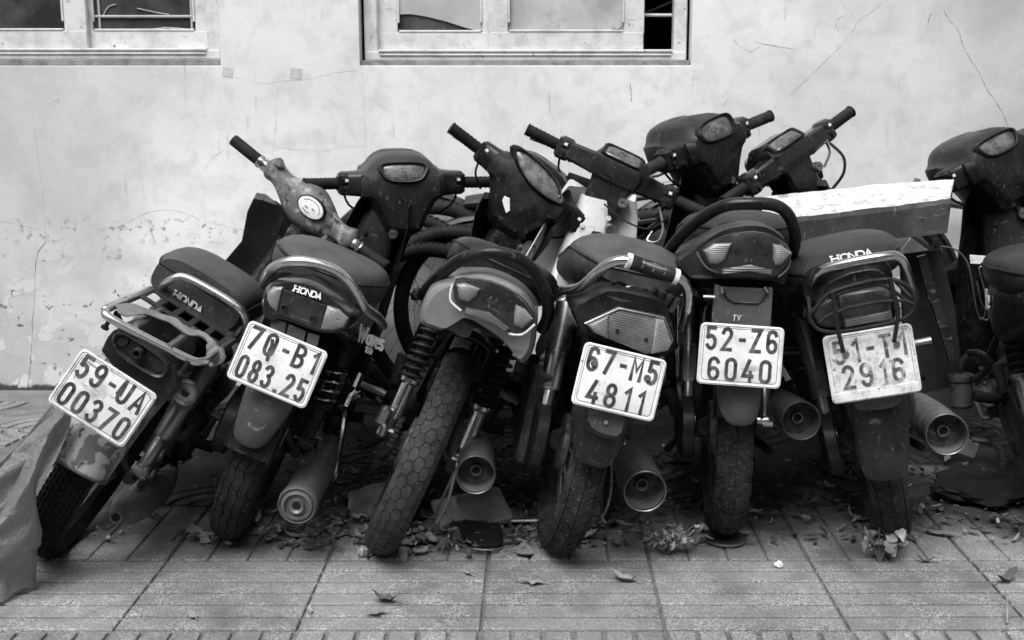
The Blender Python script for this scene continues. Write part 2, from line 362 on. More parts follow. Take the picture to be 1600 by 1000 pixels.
def paving(name, tone):
    m = bpy.data.materials.new(name); m.use_nodes = True; n, l = m.node_tree.nodes, m.node_tree.links; b = n['Principled BSDF']
    b.inputs['Roughness'].default_value = .8; b.inputs['Specular IOR Level'].default_value = .3
    geo = n.new('ShaderNodeNewGeometry'); pos = geo.outputs['Position']
    def tex(kind, sc, d=4):
        t = n.new(kind); t.inputs['Scale'].default_value = sc
        if kind == 'ShaderNodeTexNoise': t.inputs['Detail'].default_value = d
        l.new(pos, t.inputs['Vector']); return t
    def rng(src, a, z, lo=0., hi=1.):
        r = n.new('ShaderNodeMapRange'); r.clamp = True
        for k, v in (('From Min', a), ('From Max', z), ('To Min', lo), ('To Max', hi)): r.inputs[k].default_value = v
        l.new(src, r.inputs['Value']); return r.outputs['Result']
    def mix(f, a, z):
        x = n.new('ShaderNodeMix'); x.data_type = 'RGBA'; l.new(f, x.inputs[0])
        for i, v in ((6, a), (7, z)):
            if isinstance(v, float): x.inputs[i].default_value = (v, v, v, 1)
            else: l.new(v, x.inputs[i])
        return x.outputs[2]
    c = mix(rng(tex('ShaderNodeTexNoise', 3.1, 6).outputs['Fac'], .3, .7), .16*tone, .25*tone)
    vor = tex('ShaderNodeTexVoronoi', 330); sp = n.new('ShaderNodeSeparateColor'); l.new(vor.outputs['Color'], sp.inputs[0])
    wear = rng(tex('ShaderNodeTexNoise', 12, 6).outputs['Fac'], .30, .68)
    grain = n.new('ShaderNodeMath'); grain.operation = 'MULTIPLY'; l.new(rng(sp.outputs[0], .52, .72), grain.inputs[0]); l.new(wear, grain.inputs[1])
    c = mix(grain.outputs[0], c, .46*tone)
    oi = n.new('ShaderNodeObjectInfo'); hs = n.new('ShaderNodeHueSaturation'); l.new(rng(oi.outputs['Random'], 0, 1, .78, 1.12), hs.inputs['Value']); l.new(c, hs.inputs['Color']); c = hs.outputs[0]
    c = mix(rng(sp.outputs[1], .90, .97, 0, .5), c, .07)
    c = mix(rng(tex('ShaderNodeTexNoise', 5.3, 7).outputs['Fac'], .58, .72, 0, .55), c, .085)     # old stains
    sep = n.new('ShaderNodeSeparateXYZ'); l.new(pos, sep.inputs[0])
    # soil and leaf mould lying where nobody walks, behind the row of bikes, blackened to paint in the shade there too
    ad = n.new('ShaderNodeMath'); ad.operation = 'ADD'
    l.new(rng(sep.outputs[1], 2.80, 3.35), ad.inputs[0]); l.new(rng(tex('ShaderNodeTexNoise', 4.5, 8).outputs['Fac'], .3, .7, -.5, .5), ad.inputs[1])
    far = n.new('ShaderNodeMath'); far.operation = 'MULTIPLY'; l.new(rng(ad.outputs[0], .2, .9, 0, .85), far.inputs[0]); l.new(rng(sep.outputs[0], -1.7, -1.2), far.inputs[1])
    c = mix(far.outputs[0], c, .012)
    l.new(c, b.inputs['Base Color'])
    bp = n.new('ShaderNodeBump'); bp.inputs['Strength'].default_value = .5; bp.inputs['Distance'].default_value = .002
    l.new(vor.outputs['Distance'], bp.inputs['Height']); l.new(bp.outputs[0], b.inputs['Normal'])
    MATS[name] = m
paving('terrazzo', 1.0); paving('joint_dirt', .6)
mat('window_paint', .66, .55, col2=.46, scale=14, lo=.45, hi=.68, bump=.5, bscale=70, col3=.16, scale3=45, lo3=.64, hi3=.70, scr=.4)
mat('sill_dark', .26, .9, col2=.13, scale=25, lo=.4, hi=.65, bump=.4, bscale=60)  # mottled darker grey for the strip below each window frame
mat('pane_dark', .03, .06, col2=.09, scale=6, lo=.42, hi=.7, rough2=.35, spec=.6, col3=.2, scale3=40, lo3=.66, hi3=.8)
mat('pane_frost', .34, .3, col2=.52, scale=6, lo=.4, hi=.65, rough2=.5, col3=.2, scale3=9, lo3=.56, hi3=.75)
mat('paper', .42, .8, col2=.36, scale=8)
mat('room', .03, .9)
mat('crack', .16, .9); mat('crack_faint', .42, .9)
mat('tape', .56, .7, col2=.44, scale=40)

# ------------------------------------------------------------------ house wall with two windows
WY = 4.65
house = tag(empty('house', (0, WY, 0)), 'weathered white plastered house wall with two wooden sliding windows', 'house')
house_M = Matrix.Translation((0, -WY, 0))
OPEN = [(-2.43, -1.186, 1.243, 2.45), (-.666, .575, 1.238, 2.45)]
def build_wall():
    g = G(); xs = [-7, OPEN[0][0], OPEN[0][1], OPEN[1][0], OPEN[1][1], 8]; zs = [-.1, OPEN[1][2], 2.45, 3.6]
    D = .09
    def quad(a, b, c, d): g.faces([a, b, c, d], [(0, 1, 2, 3)])
    for i in range(5):
        for k in range(3):
            if k == 1 and i in (1, 3): continue
            quad((xs[i], WY, zs[k]), (xs[i+1], WY, zs[k]), (xs[i+1], WY, zs[k+1]), (xs[i], WY, zs[k+1]))
    for i in (1, 3):
        a, b, z0, z1 = xs[i], xs[i+1], zs[1], zs[2]
        quad((a, WY, z0), (a, WY+D, z0), (a, WY+D, z1), (a, WY, z1)); quad((b, WY, z0), (b, WY+D, z0), (b, WY+D, z1), (b, WY, z1))
        quad((a, WY, z1), (b, WY, z1), (b, WY+D, z1), (a, WY+D, z1))
        quad((a, WY, z0), (b, WY, z0), (b, WY+D, z0+.012), (a, WY+D, z0+.012))
    # thickness behind
    quad((-7, WY+.25, -.1), (8, WY+.25, -.1), (8, WY+.25, zs[1]), (-7, WY+.25, zs[1])); quad((-7, WY+.25, 2.45), (8, WY+.25, 2.45), (8, WY+.25, 3.6), (-7, WY+.25, 3.6))
    quad((-7, WY, 3.6), (8, WY, 3.6), (8, WY+.25, 3.6), (-7, WY+.25, 3.6))
    bmesh.ops.remove_doubles(g.bm, verts=g.bm.verts, dist=1e-5)
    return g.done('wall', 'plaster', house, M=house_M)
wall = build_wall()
def room():
    g = G(); a, b, z0, z1, y0, y1 = -6.9, 7.9, .2, 3.4, WY+.26, WY+3
    V = [(a, y0, z0), (b, y0, z0), (b, y0, z1), (a, y0, z1), (a, y1, z0), (b, y1, z0), (b, y1, z1), (a, y1, z1)]
    g.faces(V, [(4, 5, 6, 7), (0, 4, 7, 3), (1, 5, 6, 2), (0, 1, 5, 4), (3, 2, 6, 7)])
    g.done('room', 'room', house, M=house_M)
room()
def build_window(op, sashes, gap_bar):
    x0, x1, z0, z1 = op; Y = WY+.055; g = G(); fw = .05
    g.box(((x0+x1)/2, Y+.035, z0+.020+.019), (x1-x0-.024, .07, .038), bev=.005)
    g.box(((x0+x1)/2, Y+.04, z1-.03), (x1-x0-.012, .07, .05), bev=.004)
    for s in (x0+.012+fw/2, x1-.012-fw/2): g.box((s, Y+.038, (z0+z1)/2), (fw, .07, z1-z0-.05), bev=.004)
    g.box(((x0+x1)/2, Y+.002, z0+.058), (x1-x0-.13, .02, .010), bev=.003); g.box(((x0+x1)/2, Y-.001, z0+.043), (x1-x0-.14, .012, .006), bev=.002)
    win = g.done('window', 'window_paint', house, M=house_M)
    g = G(); g.box(((x0+x1)/2, WY+.055, z0+.010), (x1-x0-.004, .07, .024), bev=.003); g.done('sill', 'sill_dark', win, M=house_M)
    for (a, b, off, stl, strr, pane) in sashes:
        g = G(); y = WY+.075+off; sw = .066; zb = z0+.062
        g.box(((a+b)/2, y, zb+sw/2), (b-a-.004, .03, sw), bev=.003); g.box(((a+b)/2, y, z1-.09), (b-a-.004, .03, sw), bev=.003)
        g.box((a+stl/2, y+.001, (zb+z1)/2-.012), (stl, .03, z1-zb-.14+.0), bev=.003); g.box((b-strr/2, y+.001, (zb+z1)/2-.012), (strr, .03, z1-zb-.14), bev=.003)
        # glazing bead
        g.box(((a+stl+b-strr)/2, y-.012, zb+sw+.004), (b-a-stl-strr-.01, .012, .008), bev=.002)
        g.box((a+stl+.004, y-.012, (zb+z1)/2), (.008, .012, z1-zb-.2), bev=.002); g.box((b-strr-.004, y-.012, (zb+z1)/2), (.008, .012, z1-zb-.2), bev=.002)
        sash = g.done('sash', 'window_paint', win, M=house_M)
        g = G(); g.box(((a+stl+b-strr)/2, y+.004, (zb+sw+z1-.12)/2), (b-a-stl-strr+.01, .005, z1-zb-.12-sw+.01), bev=.001); g.done('pane', pane, win, M=house_M)
    return win
w1 = build_window(OPEN[0], [(-2.38, -1.70, 0, .07, .085, 'pane_dark'), (-1.73, -1.228, .034, .04, .072, 'pane_dark')], False)
w2 = build_window(OPEN[1], [(-.607, -.17, .034, .075, .04, 'pane_dark'), (-.187, .402, 0, .075, .075, 'pane_frost')], True)
# torn paper behind the left pane of the second window, its lower edge a curve
g = G()
edge = [(-.54, 1.432), (-.48, 1.434), (-.42, 1.424), (-.35, 1.407), (-.28, 1.385), (-.235, 1.374), (-.20, 1.370), (-.20, 2.3), (-.54, 2.3)]
g.panel(edge, WY+.103, .002, smooth=0, bev=.0005); g.done('paper_blind', 'paper', w2, M=house_M)
g = G(); g.lathe([(.0, 0), (.018, 0), (.018, .004), (.0, .004)], (.30, WY+.070, 1.395), (0, 1, 0), 20); g.done('sticker', 'pane_frost', w2, M=house_M)
g = G(); g.tube([(.40, WY+.14, 1.432), (.52, WY+.14, 1.432)], .006, 8); g.done('bar', 'window_paint', w2, M=house_M)
g = G(); g.tube([(.41, WY+.2, 1.44), (.45, WY+.2, 1.455), (.52, WY+.19, 1.485)], .005, 8); g.done('curtain_wire', 'black_hole', w2, M=house_M)
for pts, r in (([(-1.69, WY+.103, 1.425), (-1.30, WY+.103, 1.425)], .005), ([(-1.665, WY+.104, 1.372), (-1.665, WY+.104, 1.9)], .0045), ([(-1.315, WY+.104, 1.372), (-1.315, WY+.104, 1.9)], .0045),
               ([(-1.65, WY+.106, 1.43), (-1.63, WY+.106, 1.46), (-1.60, WY+.106, 1.47)], .002), ([(-1.52, WY+.106, 1.455), (-1.45, WY+.106, 1.44), (-1.40, WY+.106, 1.432)], .002),
               ([(-1.46, WY+.106, 1.37), (-1.42, WY+.106, 1.385), (-1.36, WY+.106, 1.375), (-1.32, WY+.106, 1.376)], .0018), ([(-1.47, WY+.106, 1.378), (-1.40, WY+.106, 1.384), (-1.32, WY+.106, 1.376)], .0018)):
    g = G(); g.tube(pts, r, 8, smooth=3); g.done('curtain_rod' if r > .004 else 'wire', 'paper', w1, M=house_M)
CRACKS = [
 ('crack_faint', .0016, [(-2.061,0.658),(-1.892,0.616),(-1.883,0.577),(-1.82,0.591),(-1.747,0.586),(-1.67,0.626),(-1.608,0.633),(-1.545,0.665),(-1.494,0.69),(-1.42,0.7),(-1.348,0.687),(-1.276,0.658),(-1.118,0.621)]),
 ('crack_faint', .0013, [(-1.907,1.057),(-1.899,0.913),(-1.889,0.817),(-1.891,0.695),(-1.89,0.581)]),
 ('crack', .0018, [(-1.89,0.577),(-1.923,0.534),(-1.94,0.472),(-1.95,0.372),(-1.963,0.271),(-1.978,0.169),(-1.992,0.087),(-2.006,0.002)]),
 ('crack_faint', .001, [(-1.514,0.974),(-1.506,0.817),(-1.494,0.69)]), ('crack_faint', .001, [(-1.646,0.547),(-1.64,0.447),(-1.641,0.359)]),
 ('crack_faint', .0011, [(-1.188,1.209),(-1.104,1.19),(-1.033,1.173),(-0.961,1.183),(-0.864,1.19),(-0.768,1.211),(-0.671,1.225)]),
 ('crack_faint', .0011, [(-0.99,0.933),(-0.874,0.928),(-0.801,0.925),(-0.728,0.94),(-0.66,0.938)]), ('crack_faint', .0011, [(-0.657,1.218),(-0.653,1.009),(-0.652,0.865)]),
 ('crack', .0012, [(-1.266,0.853),(-1.227,0.901),(-1.192,0.925)]), ('crack_faint', .001, [(-0.972,1.199),(-0.992,1.009),(-1.003,0.901)]),
 ('crack_faint', .0016, [(0.733,1.335),(0.752,1.316),(0.794,1.293),(0.824,1.305),(0.848,1.316),(0.968,1.298)]), ('crack', .0012, [(0.812,1.328),(0.848,1.319),(0.889,1.312)]),
 ('crack_faint', .0018, [(1.293,1.478),(1.241,1.437),(1.19,1.398),(1.164,1.351),(1.1,1.281),(1.02,1.199),(0.951,1.133)]), ('crack_faint', .001, [(1.12,1.478),(1.16,1.437),(1.19,1.405)]),
 ('crack', .0016, [(1.512,1.437),(1.533,1.405),(1.568,1.372),(1.581,1.326),(1.608,1.279),(1.639,1.234),(1.666,1.194),(1.688,1.152),(1.725,1.109),(1.757,1.062),(1.788,0.995)]),
 ('crack_faint', .0024, [(1.12,1.363),(1.112,1.391),(1.12,1.416),(1.142,1.421)]), ('crack', .002, [(1.462,1.432),(1.456,1.409),(1.45,1.388)]), ('crack', .0024, [(0.348,1.176),(0.351,1.14),(0.354,1.109)]),
 ('crack_faint', .001, [(1.028,1.171),(1.061,1.093),(1.072,1.045)]), ('crack_faint', .001, [(1.114,0.877),(1.133,0.817),(1.143,0.768)]), ('crack_faint', .001, [(-0.252,1.223),(-0.217,1.105),(-0.189,1.021)]), ('crack_faint', .0014, [(0.699,1.093),(0.722,1.128)]),
 ('crack_faint', .0008, [(-0.012,1.211),(-0.014,1.081)]), ('crack_faint', .0008, [(0.859,1.335),(0.933,1.281),(0.958,1.251)]), ('crack_faint', .0008, [(0.587,1.223),(0.601,1.176)]),
]
for m_, r_, pts in CRACKS:
    P = [Vector((p[0]+random.uniform(-.002, .002), WY, p[1])) for p in pts]
    P = [q + Vector((random.uniform(-1, 1)*.0018, 0, random.uniform(-1, 1)*.0018)) for q in catmull(P, 4)]
    g = G(); g.tube(P, [r_*.7*random.uniform(.3, 1.15) for _ in P], 6); g.done('crack', m_, wall, M=house_M)
for (px, s) in ((([(-0.904,1.211)][0]), .045), (([(-1.161,1.216)][0]), .04), ([(-1.811,1.117)][0], .022)):
    g = G(); g.box((px[0], WY, px[1]), (s, .002, s*.9), Matrix.Rotation(.15, 3, 'Y'), bev=.0005); g.done('tape_scrap', 'tape', wall, M=house_M)

# the row of houses on the other side of the street, behind the viewer: added unseen to block low sky light and darken glossy reflections
g = G(); g.box((0, -11.0, 3.2), (46, 4, 6.4), bev=.05)
for k in range(12): g.box((-20+k*3.6, -8.97, 1.3), (1.4, .08, 2.2), bev=.02); g.box((-20+k*3.6, -8.97, 4.4), (1.4, .08, 1.4), bev=.02)
g.box((0, -8.7, 3.05), (46, .8, .12), bev=.02)
mat('unseen_front', .16, .8, col2=.10, scale=.6, lo=.4, hi=.6)
tag(g.done('unseen_terrace', 'unseen_front'), 'unseen row of houses added behind the viewer to block low sky light', 'building')

# ------------------------------------------------------------------ ground and pavement
g = G(); g.faces([(-60, -40, -.05), (60, -40, -.05), (60, 60, -.05), (-60, 60, -.05)], [(0, 1, 2, 3)])
tag(g.done('ground', 'joint_dirt'), kind='structure')
g = G(); g.box((0, 2.3, -.0245), (13.9, 4.69, .032), bev=.002)
pavement = tag(g.done('pavement', 'joint_dirt'), kind='structure')
T = .4; X0, Y0 = -.123, 2.466
def tile_mesh(kind):
    g = G(); s = T-.005
    g.box((0, 0, -.0110 if kind != 'small' else -.0075), (s, s, .010), bev=.002); nb = len(g.bm.faces)
    if kind in ('across', 'along'):
        n_ = 6; p = s/n_
        for i in range(n_):
            c = -s/2+p*(i+.5); w = p-.0105
            if kind == 'across': g.box((0, c, -.003), (s-.002, w, .010), bev=.0022)
            else: g.box((c, 0, -.003), (w, s-.002, .010), bev=.0022)
    elif kind == 'small':
        for i in range(4):
            for k in range(2):
                p = s/4; g.box((-s/2+p*(i+.5), -s/4+s/2*k, -.002), (p-.005, s/2-.005, .008), bev=.0025)
    else:                                               # waves: quarter rings round two corners
        for cx, cy, a0 in ((-s/2, -s/2, 0), (s/2, s/2, 180)):
            for r0 in (.03, .085, .14, .185):
                pts = [(cx+r0*math.cos(R(a0+a)), cy+r0*math.sin(R(a0+a)), -.001) for a in range(6, 85, 6)]
                rings = []
                for a in range(4, 87, 7):
                    d = Vector((math.cos(R(a0+a)), math.sin(R(a0+a)), 0)); o = Vector((cx, cy, 0))
                    rings.append([o+d*(r0-.02)+Vector((0, 0, -.006)), o+d*(r0-.018)+Vector((0, 0, .002)), o+d*(r0+.018)+Vector((0, 0, .002)), o+d*(r0+.02)+Vector((0, 0, -.006))])
                g.loft(rings)
    bmesh.ops.recalc_face_normals(g.bm, faces=g.bm.faces)
    me = bpy.data.meshes.new('paving_tile'); g.bm.to_mesh(me); g.bm.free(); me.materials.append(MATS['terrazzo']); me.materials.append(MATS['joint_dirt'])
    for p in me.polygons[:nb]: p.material_index = 1
    return me
TM = {k: tile_mesh(k) for k in ('across', 'along', 'small', 'wave')}
for j in range(-1, 6):
    for i in range(-7, 8):
        y = Y0+T*(j+.5)
        if y > WY-.12: continue
        kind = {-1: 'along', 0: 'across', 1: 'small'}.get(j, 'wave')
        o = link('paving_tile', TM[kind], pavement)
        o.location = (X0+T*(i+.5)+random.uniform(-.001, .001), y, -.002+random.uniform(-.0012, .0012))
        o.rotation_euler = (random.uniform(-.003, .003), random.uniform(-.003, .003), (math.pi/2*((i+j) % 2) if kind == 'wave' else 0)+random.uniform(-.003, .003))

# ------------------------------------------------------------------ motorbike parts (local: x right, y forward, z up, origin under the rear axle)
RW, TW = .28, .045            # wheel radius, half width of the tyre
def tyre_pt(u, s, h, R0=RW, tw=TW):
    """u metres round the tread, s -1..1 across, h height; wheel axis x, centre at origin"""
    a = u/R0; ang = s*R(68); rr = R0-.042+(.042+h)*math.cos(ang); x = (tw+h)*math.sin(ang)/math.sin(R(68))*.96
    return Vector((x, -rr*math.sin(a), rr*math.cos(a)))
def tyre(g, tread, R0=RW, tw=TW):
    prof = []
    base = -.0035 if tread != 'bald' else -.001
    for i in range(13):
        s = -1+2*i/12; ang = s*R(68); prof.append((R0-.042+(.042+base)*math.cos(ang), (tw+base)*math.sin(ang)/math.sin(R(68))*.96))
    side = [(.232, tw*.98), (.219, tw*.62), (.212, tw*.45)]
    full = [(r, -x) for r, x in side[::-1]] + prof + side
    full = [(R0-.28+r if r < .235 else r, h) for r, h in full]
    g.lathe(full, (0, 0, 0), (1, 0, 0), 56, closed_prof=True)
    C = 2*math.pi*R0
    def block(poly):
        lo = [tyre_pt(u, s, -.0045, R0, tw) for u, s in poly]; cu = sum(p[0] for p in poly)/len(poly); cs = sum(p[1] for p in poly)/len(poly)
        k = .975
        hi = [tyre_pt(cu+(u-cu)*k, cs+(s-cs)*k, 0, R0, tw) for u, s in poly]
        g.loft([lo, hi], cap0=False)
    if tread == 'hex':
        n = 50; p = C/n; w = .262; L = p*.5*.955
        for c, s0 in enumerate((-.78, -.39, 0, .39, .78)):
            for i in range(n):
                u = (i+(.5 if c % 2 else 0))*p; a = w*.945
                block([(u-L, s0-a*.5), (u, s0-a), (u+L, s0-a*.5), (u+L, s0+a*.5), (u, s0+a), (u-L, s0+a*.5)])
    elif tread == 'zig':
        n = 64; p = C/n
        for c, s0 in enumerate((-.8, -.4, 0, .4, .8)):
            w = .165
            for i in range(n):
                z = .06*(1 if i % 2 else -1); z2 = -z; u = i*p
                if c in (0, 4) and i % 2: 
                    block([(u, s0-w+z), (u+p*.9, s0-w+z2), (u+p*.9, s0+w+z2), (u, s0+w+z)])
                elif c not in (0, 4):
                    block([(u, s0-w+z), (u+p*.99, s0-w+z2), (u+p*.99, s0+w+z2), (u, s0+w+z)])
                else: block([(u, s0-w+z), (u+p*.8, s0-w+z2), (u+p*.8, s0+w*.8+z2), (u, s0+w*.8+z)])
    elif tread == 'block':
        n = 46; p = C/n
        for c, s0 in enumerate((-.82, -.30, .30, .82)):
            w = (.17, .25, .25, .17)[c]
            for i in range(n):
                u = (i+(.5 if c in (1, 2) else 0))*p; L = p*.40; k = .3*p*(1 if c < 2 else -1)
                block([(u-L-k, s0-w), (u+L-k, s0-w), (u+L+k, s0+w), (u-L+k, s0+w)])
    elif tread == 'big':
        n = 26; p = C/n
        for c, s0 in enumerate((-.80, 0, .80)):
            w = (.2, .42, .2)[c]
            for i in range(n):
                u = (i+(.5 if c == 1 else 0))*p; L = p*.43
                if c == 1:
                    block([(u-L, -w*.2), (u-L*.3, -w), (u+L*.8, -w*.8), (u+L*.55, -.03)]); block([(u-L*.8, .03), (u+L*.5, .05), (u+L, w*.4), (u+L*.2, w), (u-L*.7, w*.8)])
                else: block([(u-L, s0-w), (u+L, s0-w), (u+L*.7, s0+w), (u-L*.7, s0+w)])
    elif tread == 'knob':
        n = 96; p = C/n
        for c in range(9):
            s0 = -.88+c*.22
            for i in range(n):
                u = (i+(.5 if c % 2 else 0))*p; L = p*.36; w = .075
                block([(u-L, s0-w), (u+L, s0-w*.7), (u+L, s0+w), (u-L, s0+w*.7)])
def wheel(root, name, y, tread, M=None, mt='rubber', R0=RW, tw=TW, spokes=True, drum=.07, z=None):
    z = R0 if z is None else z
    T0 = Matrix.Translation((0, y, z)); T0 = (M @ T0) if M is not None else T0
    g = G(); g.lathe([(.012, -.075), (.02, -.07), (.03, -.05), (drum, -.045), (drum+.004, -.03), (drum*.55, -.02), (.028, .0), (.03, .03), (.045, .035), (.045, .045), (.02, .06), (.012, .075)], (0, 0, 0), (1, 0, 0), 24)
    g.tube([(-.105, 0, 0), (.105, 0, 0)], .007, 8); g.lathe([(.013, .1), (.013, .115)], (0, 0, 0), (1, 0, 0), 6); g.lathe([(.013, -.115), (.013, -.1)], (0, 0, 0), (1, 0, 0), 6)
    hub = g.done(name, 'cast', root, M=T0)
    g = G(); tyre(g, tread, R0, tw); g.done('tyre', mt, hub, M=T0)
    g = G(); rr = R0-.28
    g.lathe([(rr+.226, -.024), (rr+.222, -.027), (rr+.214, -.024), (rr+.206, -.013), (rr+.2, -.008), (rr+.2, .008), (rr+.206, .013), (rr+.214, .024), (rr+.222, .027), (rr+.226, .024), (rr+.212, .012), (rr+.212, -.012)], (0, 0, 0), (1, 0, 0), 48, closed_prof=True)
    g.done('rim', 'steel', hub, M=T0)
    if spokes:
        g = G()
        for k in range(36):
            a = 2*math.pi*k/36; s = 1 if k % 2 else -1; b = a + (.55 if (k//2) % 2 else -.55)
            g.tube([(s*.03, .032*math.sin(b)*1.1, .032*math.cos(b)*1.1), (s*.006, (rr+.204)*math.sin(a), (rr+.204)*math.cos(a))], .0016, 5)
        g.done('spokes', 'steel', hub, M=T0)
    return hub
def helix(g, a, b, rad, turns, wire, n=8):
    a, b = Vector(a), Vector(b); d = b-a; t = d.normalized(); u = t.cross(Vector((0, 1, 0)) if abs(t.y) < .9 else Vector((1, 0, 0))).normalized(); v = t.cross(u)
    N = int(turns*14); pts = [a+d*(i/N)+(u*math.cos(2*math.pi*turns*i/N)+v*math.sin(2*math.pi*turns*i/N))*rad for i in range(N+1)]
    g.tube(pts, wire, n)
def cyl(g, a, b, prof, n=20):
    """prof: (fraction along a->b, radius)"""
    a, b = Vector(a), Vector(b); L = (b-a).length
    g.lathe([(r, f*L) for f, r in prof], a, b-a, n)
def shock(root, x, kind, lo=(0, .30), hi=(.10, .62), mat_='chrome'):
    A, Bp = Vector((x, lo[0], lo[1])), Vector((x*.98, hi[0], hi[1]))
    P = lambda f: A+(Bp-A)*f
    g = G()
    g.lathe([(.0, -.02), (.019, -.02), (.019, .02), (.0, .02)], A, (1, 0, 0), 16); g.lathe([(.0, -.02), (.017, -.02), (.017, .02), (.0, .02)], Bp, (1, 0, 0), 16)
    if kind == 'spring':
        cyl(g, A, Bp, [(.04, .012), (.10, .015), (.11, .021), (.40, .021), (.42, .030), (.45, .031), (.46, .018), (.47, .010), (.95, .010)])
        cyl(g, P(.93), Bp, [(0, .028), (.4, .029), (.9, .02)])
        s = g.done('shock_absorber', mat_, root)
        g = G(); helix(g, P(.46), P(.94), .027, 7.5, .0042); g.done('spring', 'iron', s)
        g = G(); cyl(g, P(.47), P(.94), [(0, .017), (1, .017)]); g.done('damper_tube', 'black_hole', s)
    elif kind == 'half':
        cyl(g, A, Bp, [(.04, .010), (.12, .013), (.30, .018), (.31, .028), (.34, .029), (.36, .016), (.98, .010)])
        cyl(g, P(.66), Bp, [(0, .031), (.02, .032), (.9, .032), (1, .02)])
        s = g.done('shock_absorber', 'plastic_dusty', root)
        g = G(); helix(g, P(.36), P(.68), .026, 4.2, .0042); g.done('spring', 'chrome', s)
    else:                                    # long plated cover
        cyl(g, A, Bp, [(.03, .011), (.08, .016), (.30, .018), (.32, .015), (.34, .015)])
        cyl(g, P(.30), Bp, [(0, .024), (.02, .026), (.40, .026), (.405, .030), (.95, .030), (1, .02)])
        s = g.done('shock_absorber', 'chrome_satin' if mat_ == 'chrome' else mat_, root)
    return s
def swing_arm(root, left_case=True, chain=False):
    g = G()
    for s in (-1, 1):
        prof_loft(g, [(-.03, s*.085, .28, .022, .03, 3), (.15, s*.085, .285, .026, .045, 4), (.45, s*.075, .32, .03, .05, 4)], 'y', 4, 12)
    g.box((0, .42, .315), (.17, .05, .05))
    g.tube([(.085, .02, .265), (.12, .25, .25), (.10, .5, .27)], .005, 8, smooth=3)
    g.done('swing_arm', 'iron', root)
    if left_case:
        g = G()
        o = [(-.085, .28), (-.06, .34), (.0, .365), (.2, .375), (.42, .385), (.47, .35), (.46, .30), (.2, .245), (0, .195), (-.06, .215)]
        prof = chaikin(o, 2)
        g.loft([[Vector((-.105+dx, p[0]*k+.18*(1-k), .29+(p[1]-.29)*k)) for p in prof] for dx, k in ((.02, .97), (.017, 1), (-.01, 1), (-.018, .93))])
        g.done('chain_case', 'plastic_dusty', root)
    if chain:
        g = G()
        for zoff, y1, z1 in ((.05, .45, .355), (-.05, .45, .285)):
            A, Bv = Vector((-.075, 0, .28+zoff)), Vector((-.075, y1, z1)); n = 34; d = (Bv-A).normalized(); q = d.to_track_quat('Y', 'Z').to_matrix()
            for i in range(n):
                p = A+(Bv-A)*((i+.5)/n); g.box(p, (.012 if i % 2 else .018, .0125, .010), q, bev=.002)
        for k in range(12):
            a = math.pi/2+math.pi*k/11; p = Vector((-.075, .05*math.cos(a), .28+.05*math.sin(a))); g.box(p, (.012 if k % 2 else .018, .0125, .010), Matrix.Rotation(a+math.pi/2, 3, 'X'), bev=.002)
        g.done('chain', 'iron', root)
        g = G(); o = chaikin([(.08, .30), (.12, .37), (.2, .39), (.42, .395), (.42, .375), (.24, .35), (.18, .29)], 1)
        g.loft([[Vector((-.092+dx, p[0], p[1])) for p in o] for dx in (0, .03)]); g.done('chain_guard', 'plastic_dusty', root)
def fender(root, a0, a1, r=.315, w=.062, m='plastic', name='rear_fender', thick=.004, y=0, M=None, crown=.016):
    g = G(); rings = []; n = 18
    prof = [(-1, -.045), (-1, -.012), (-.93, crown*.25), (-.75, crown*.62), (-.45, crown*.9), (0, crown), (.45, crown*.9), (.75, crown*.62), (.93, crown*.25), (1, -.012), (1, -.045)]
    prof = prof + [(p[0]*.96, p[1]-thick) for p in prof[::-1]]
    for i in range(n+1):
        t = R(a0+(a1-a0)*i/n)
        rings.append([Vector((px*w, y-(r+pr)*math.sin(t), RW+(r+pr)*math.cos(t))) for px, pr in prof])
    g.loft(rings); return g.done(name, m, root, M=M)
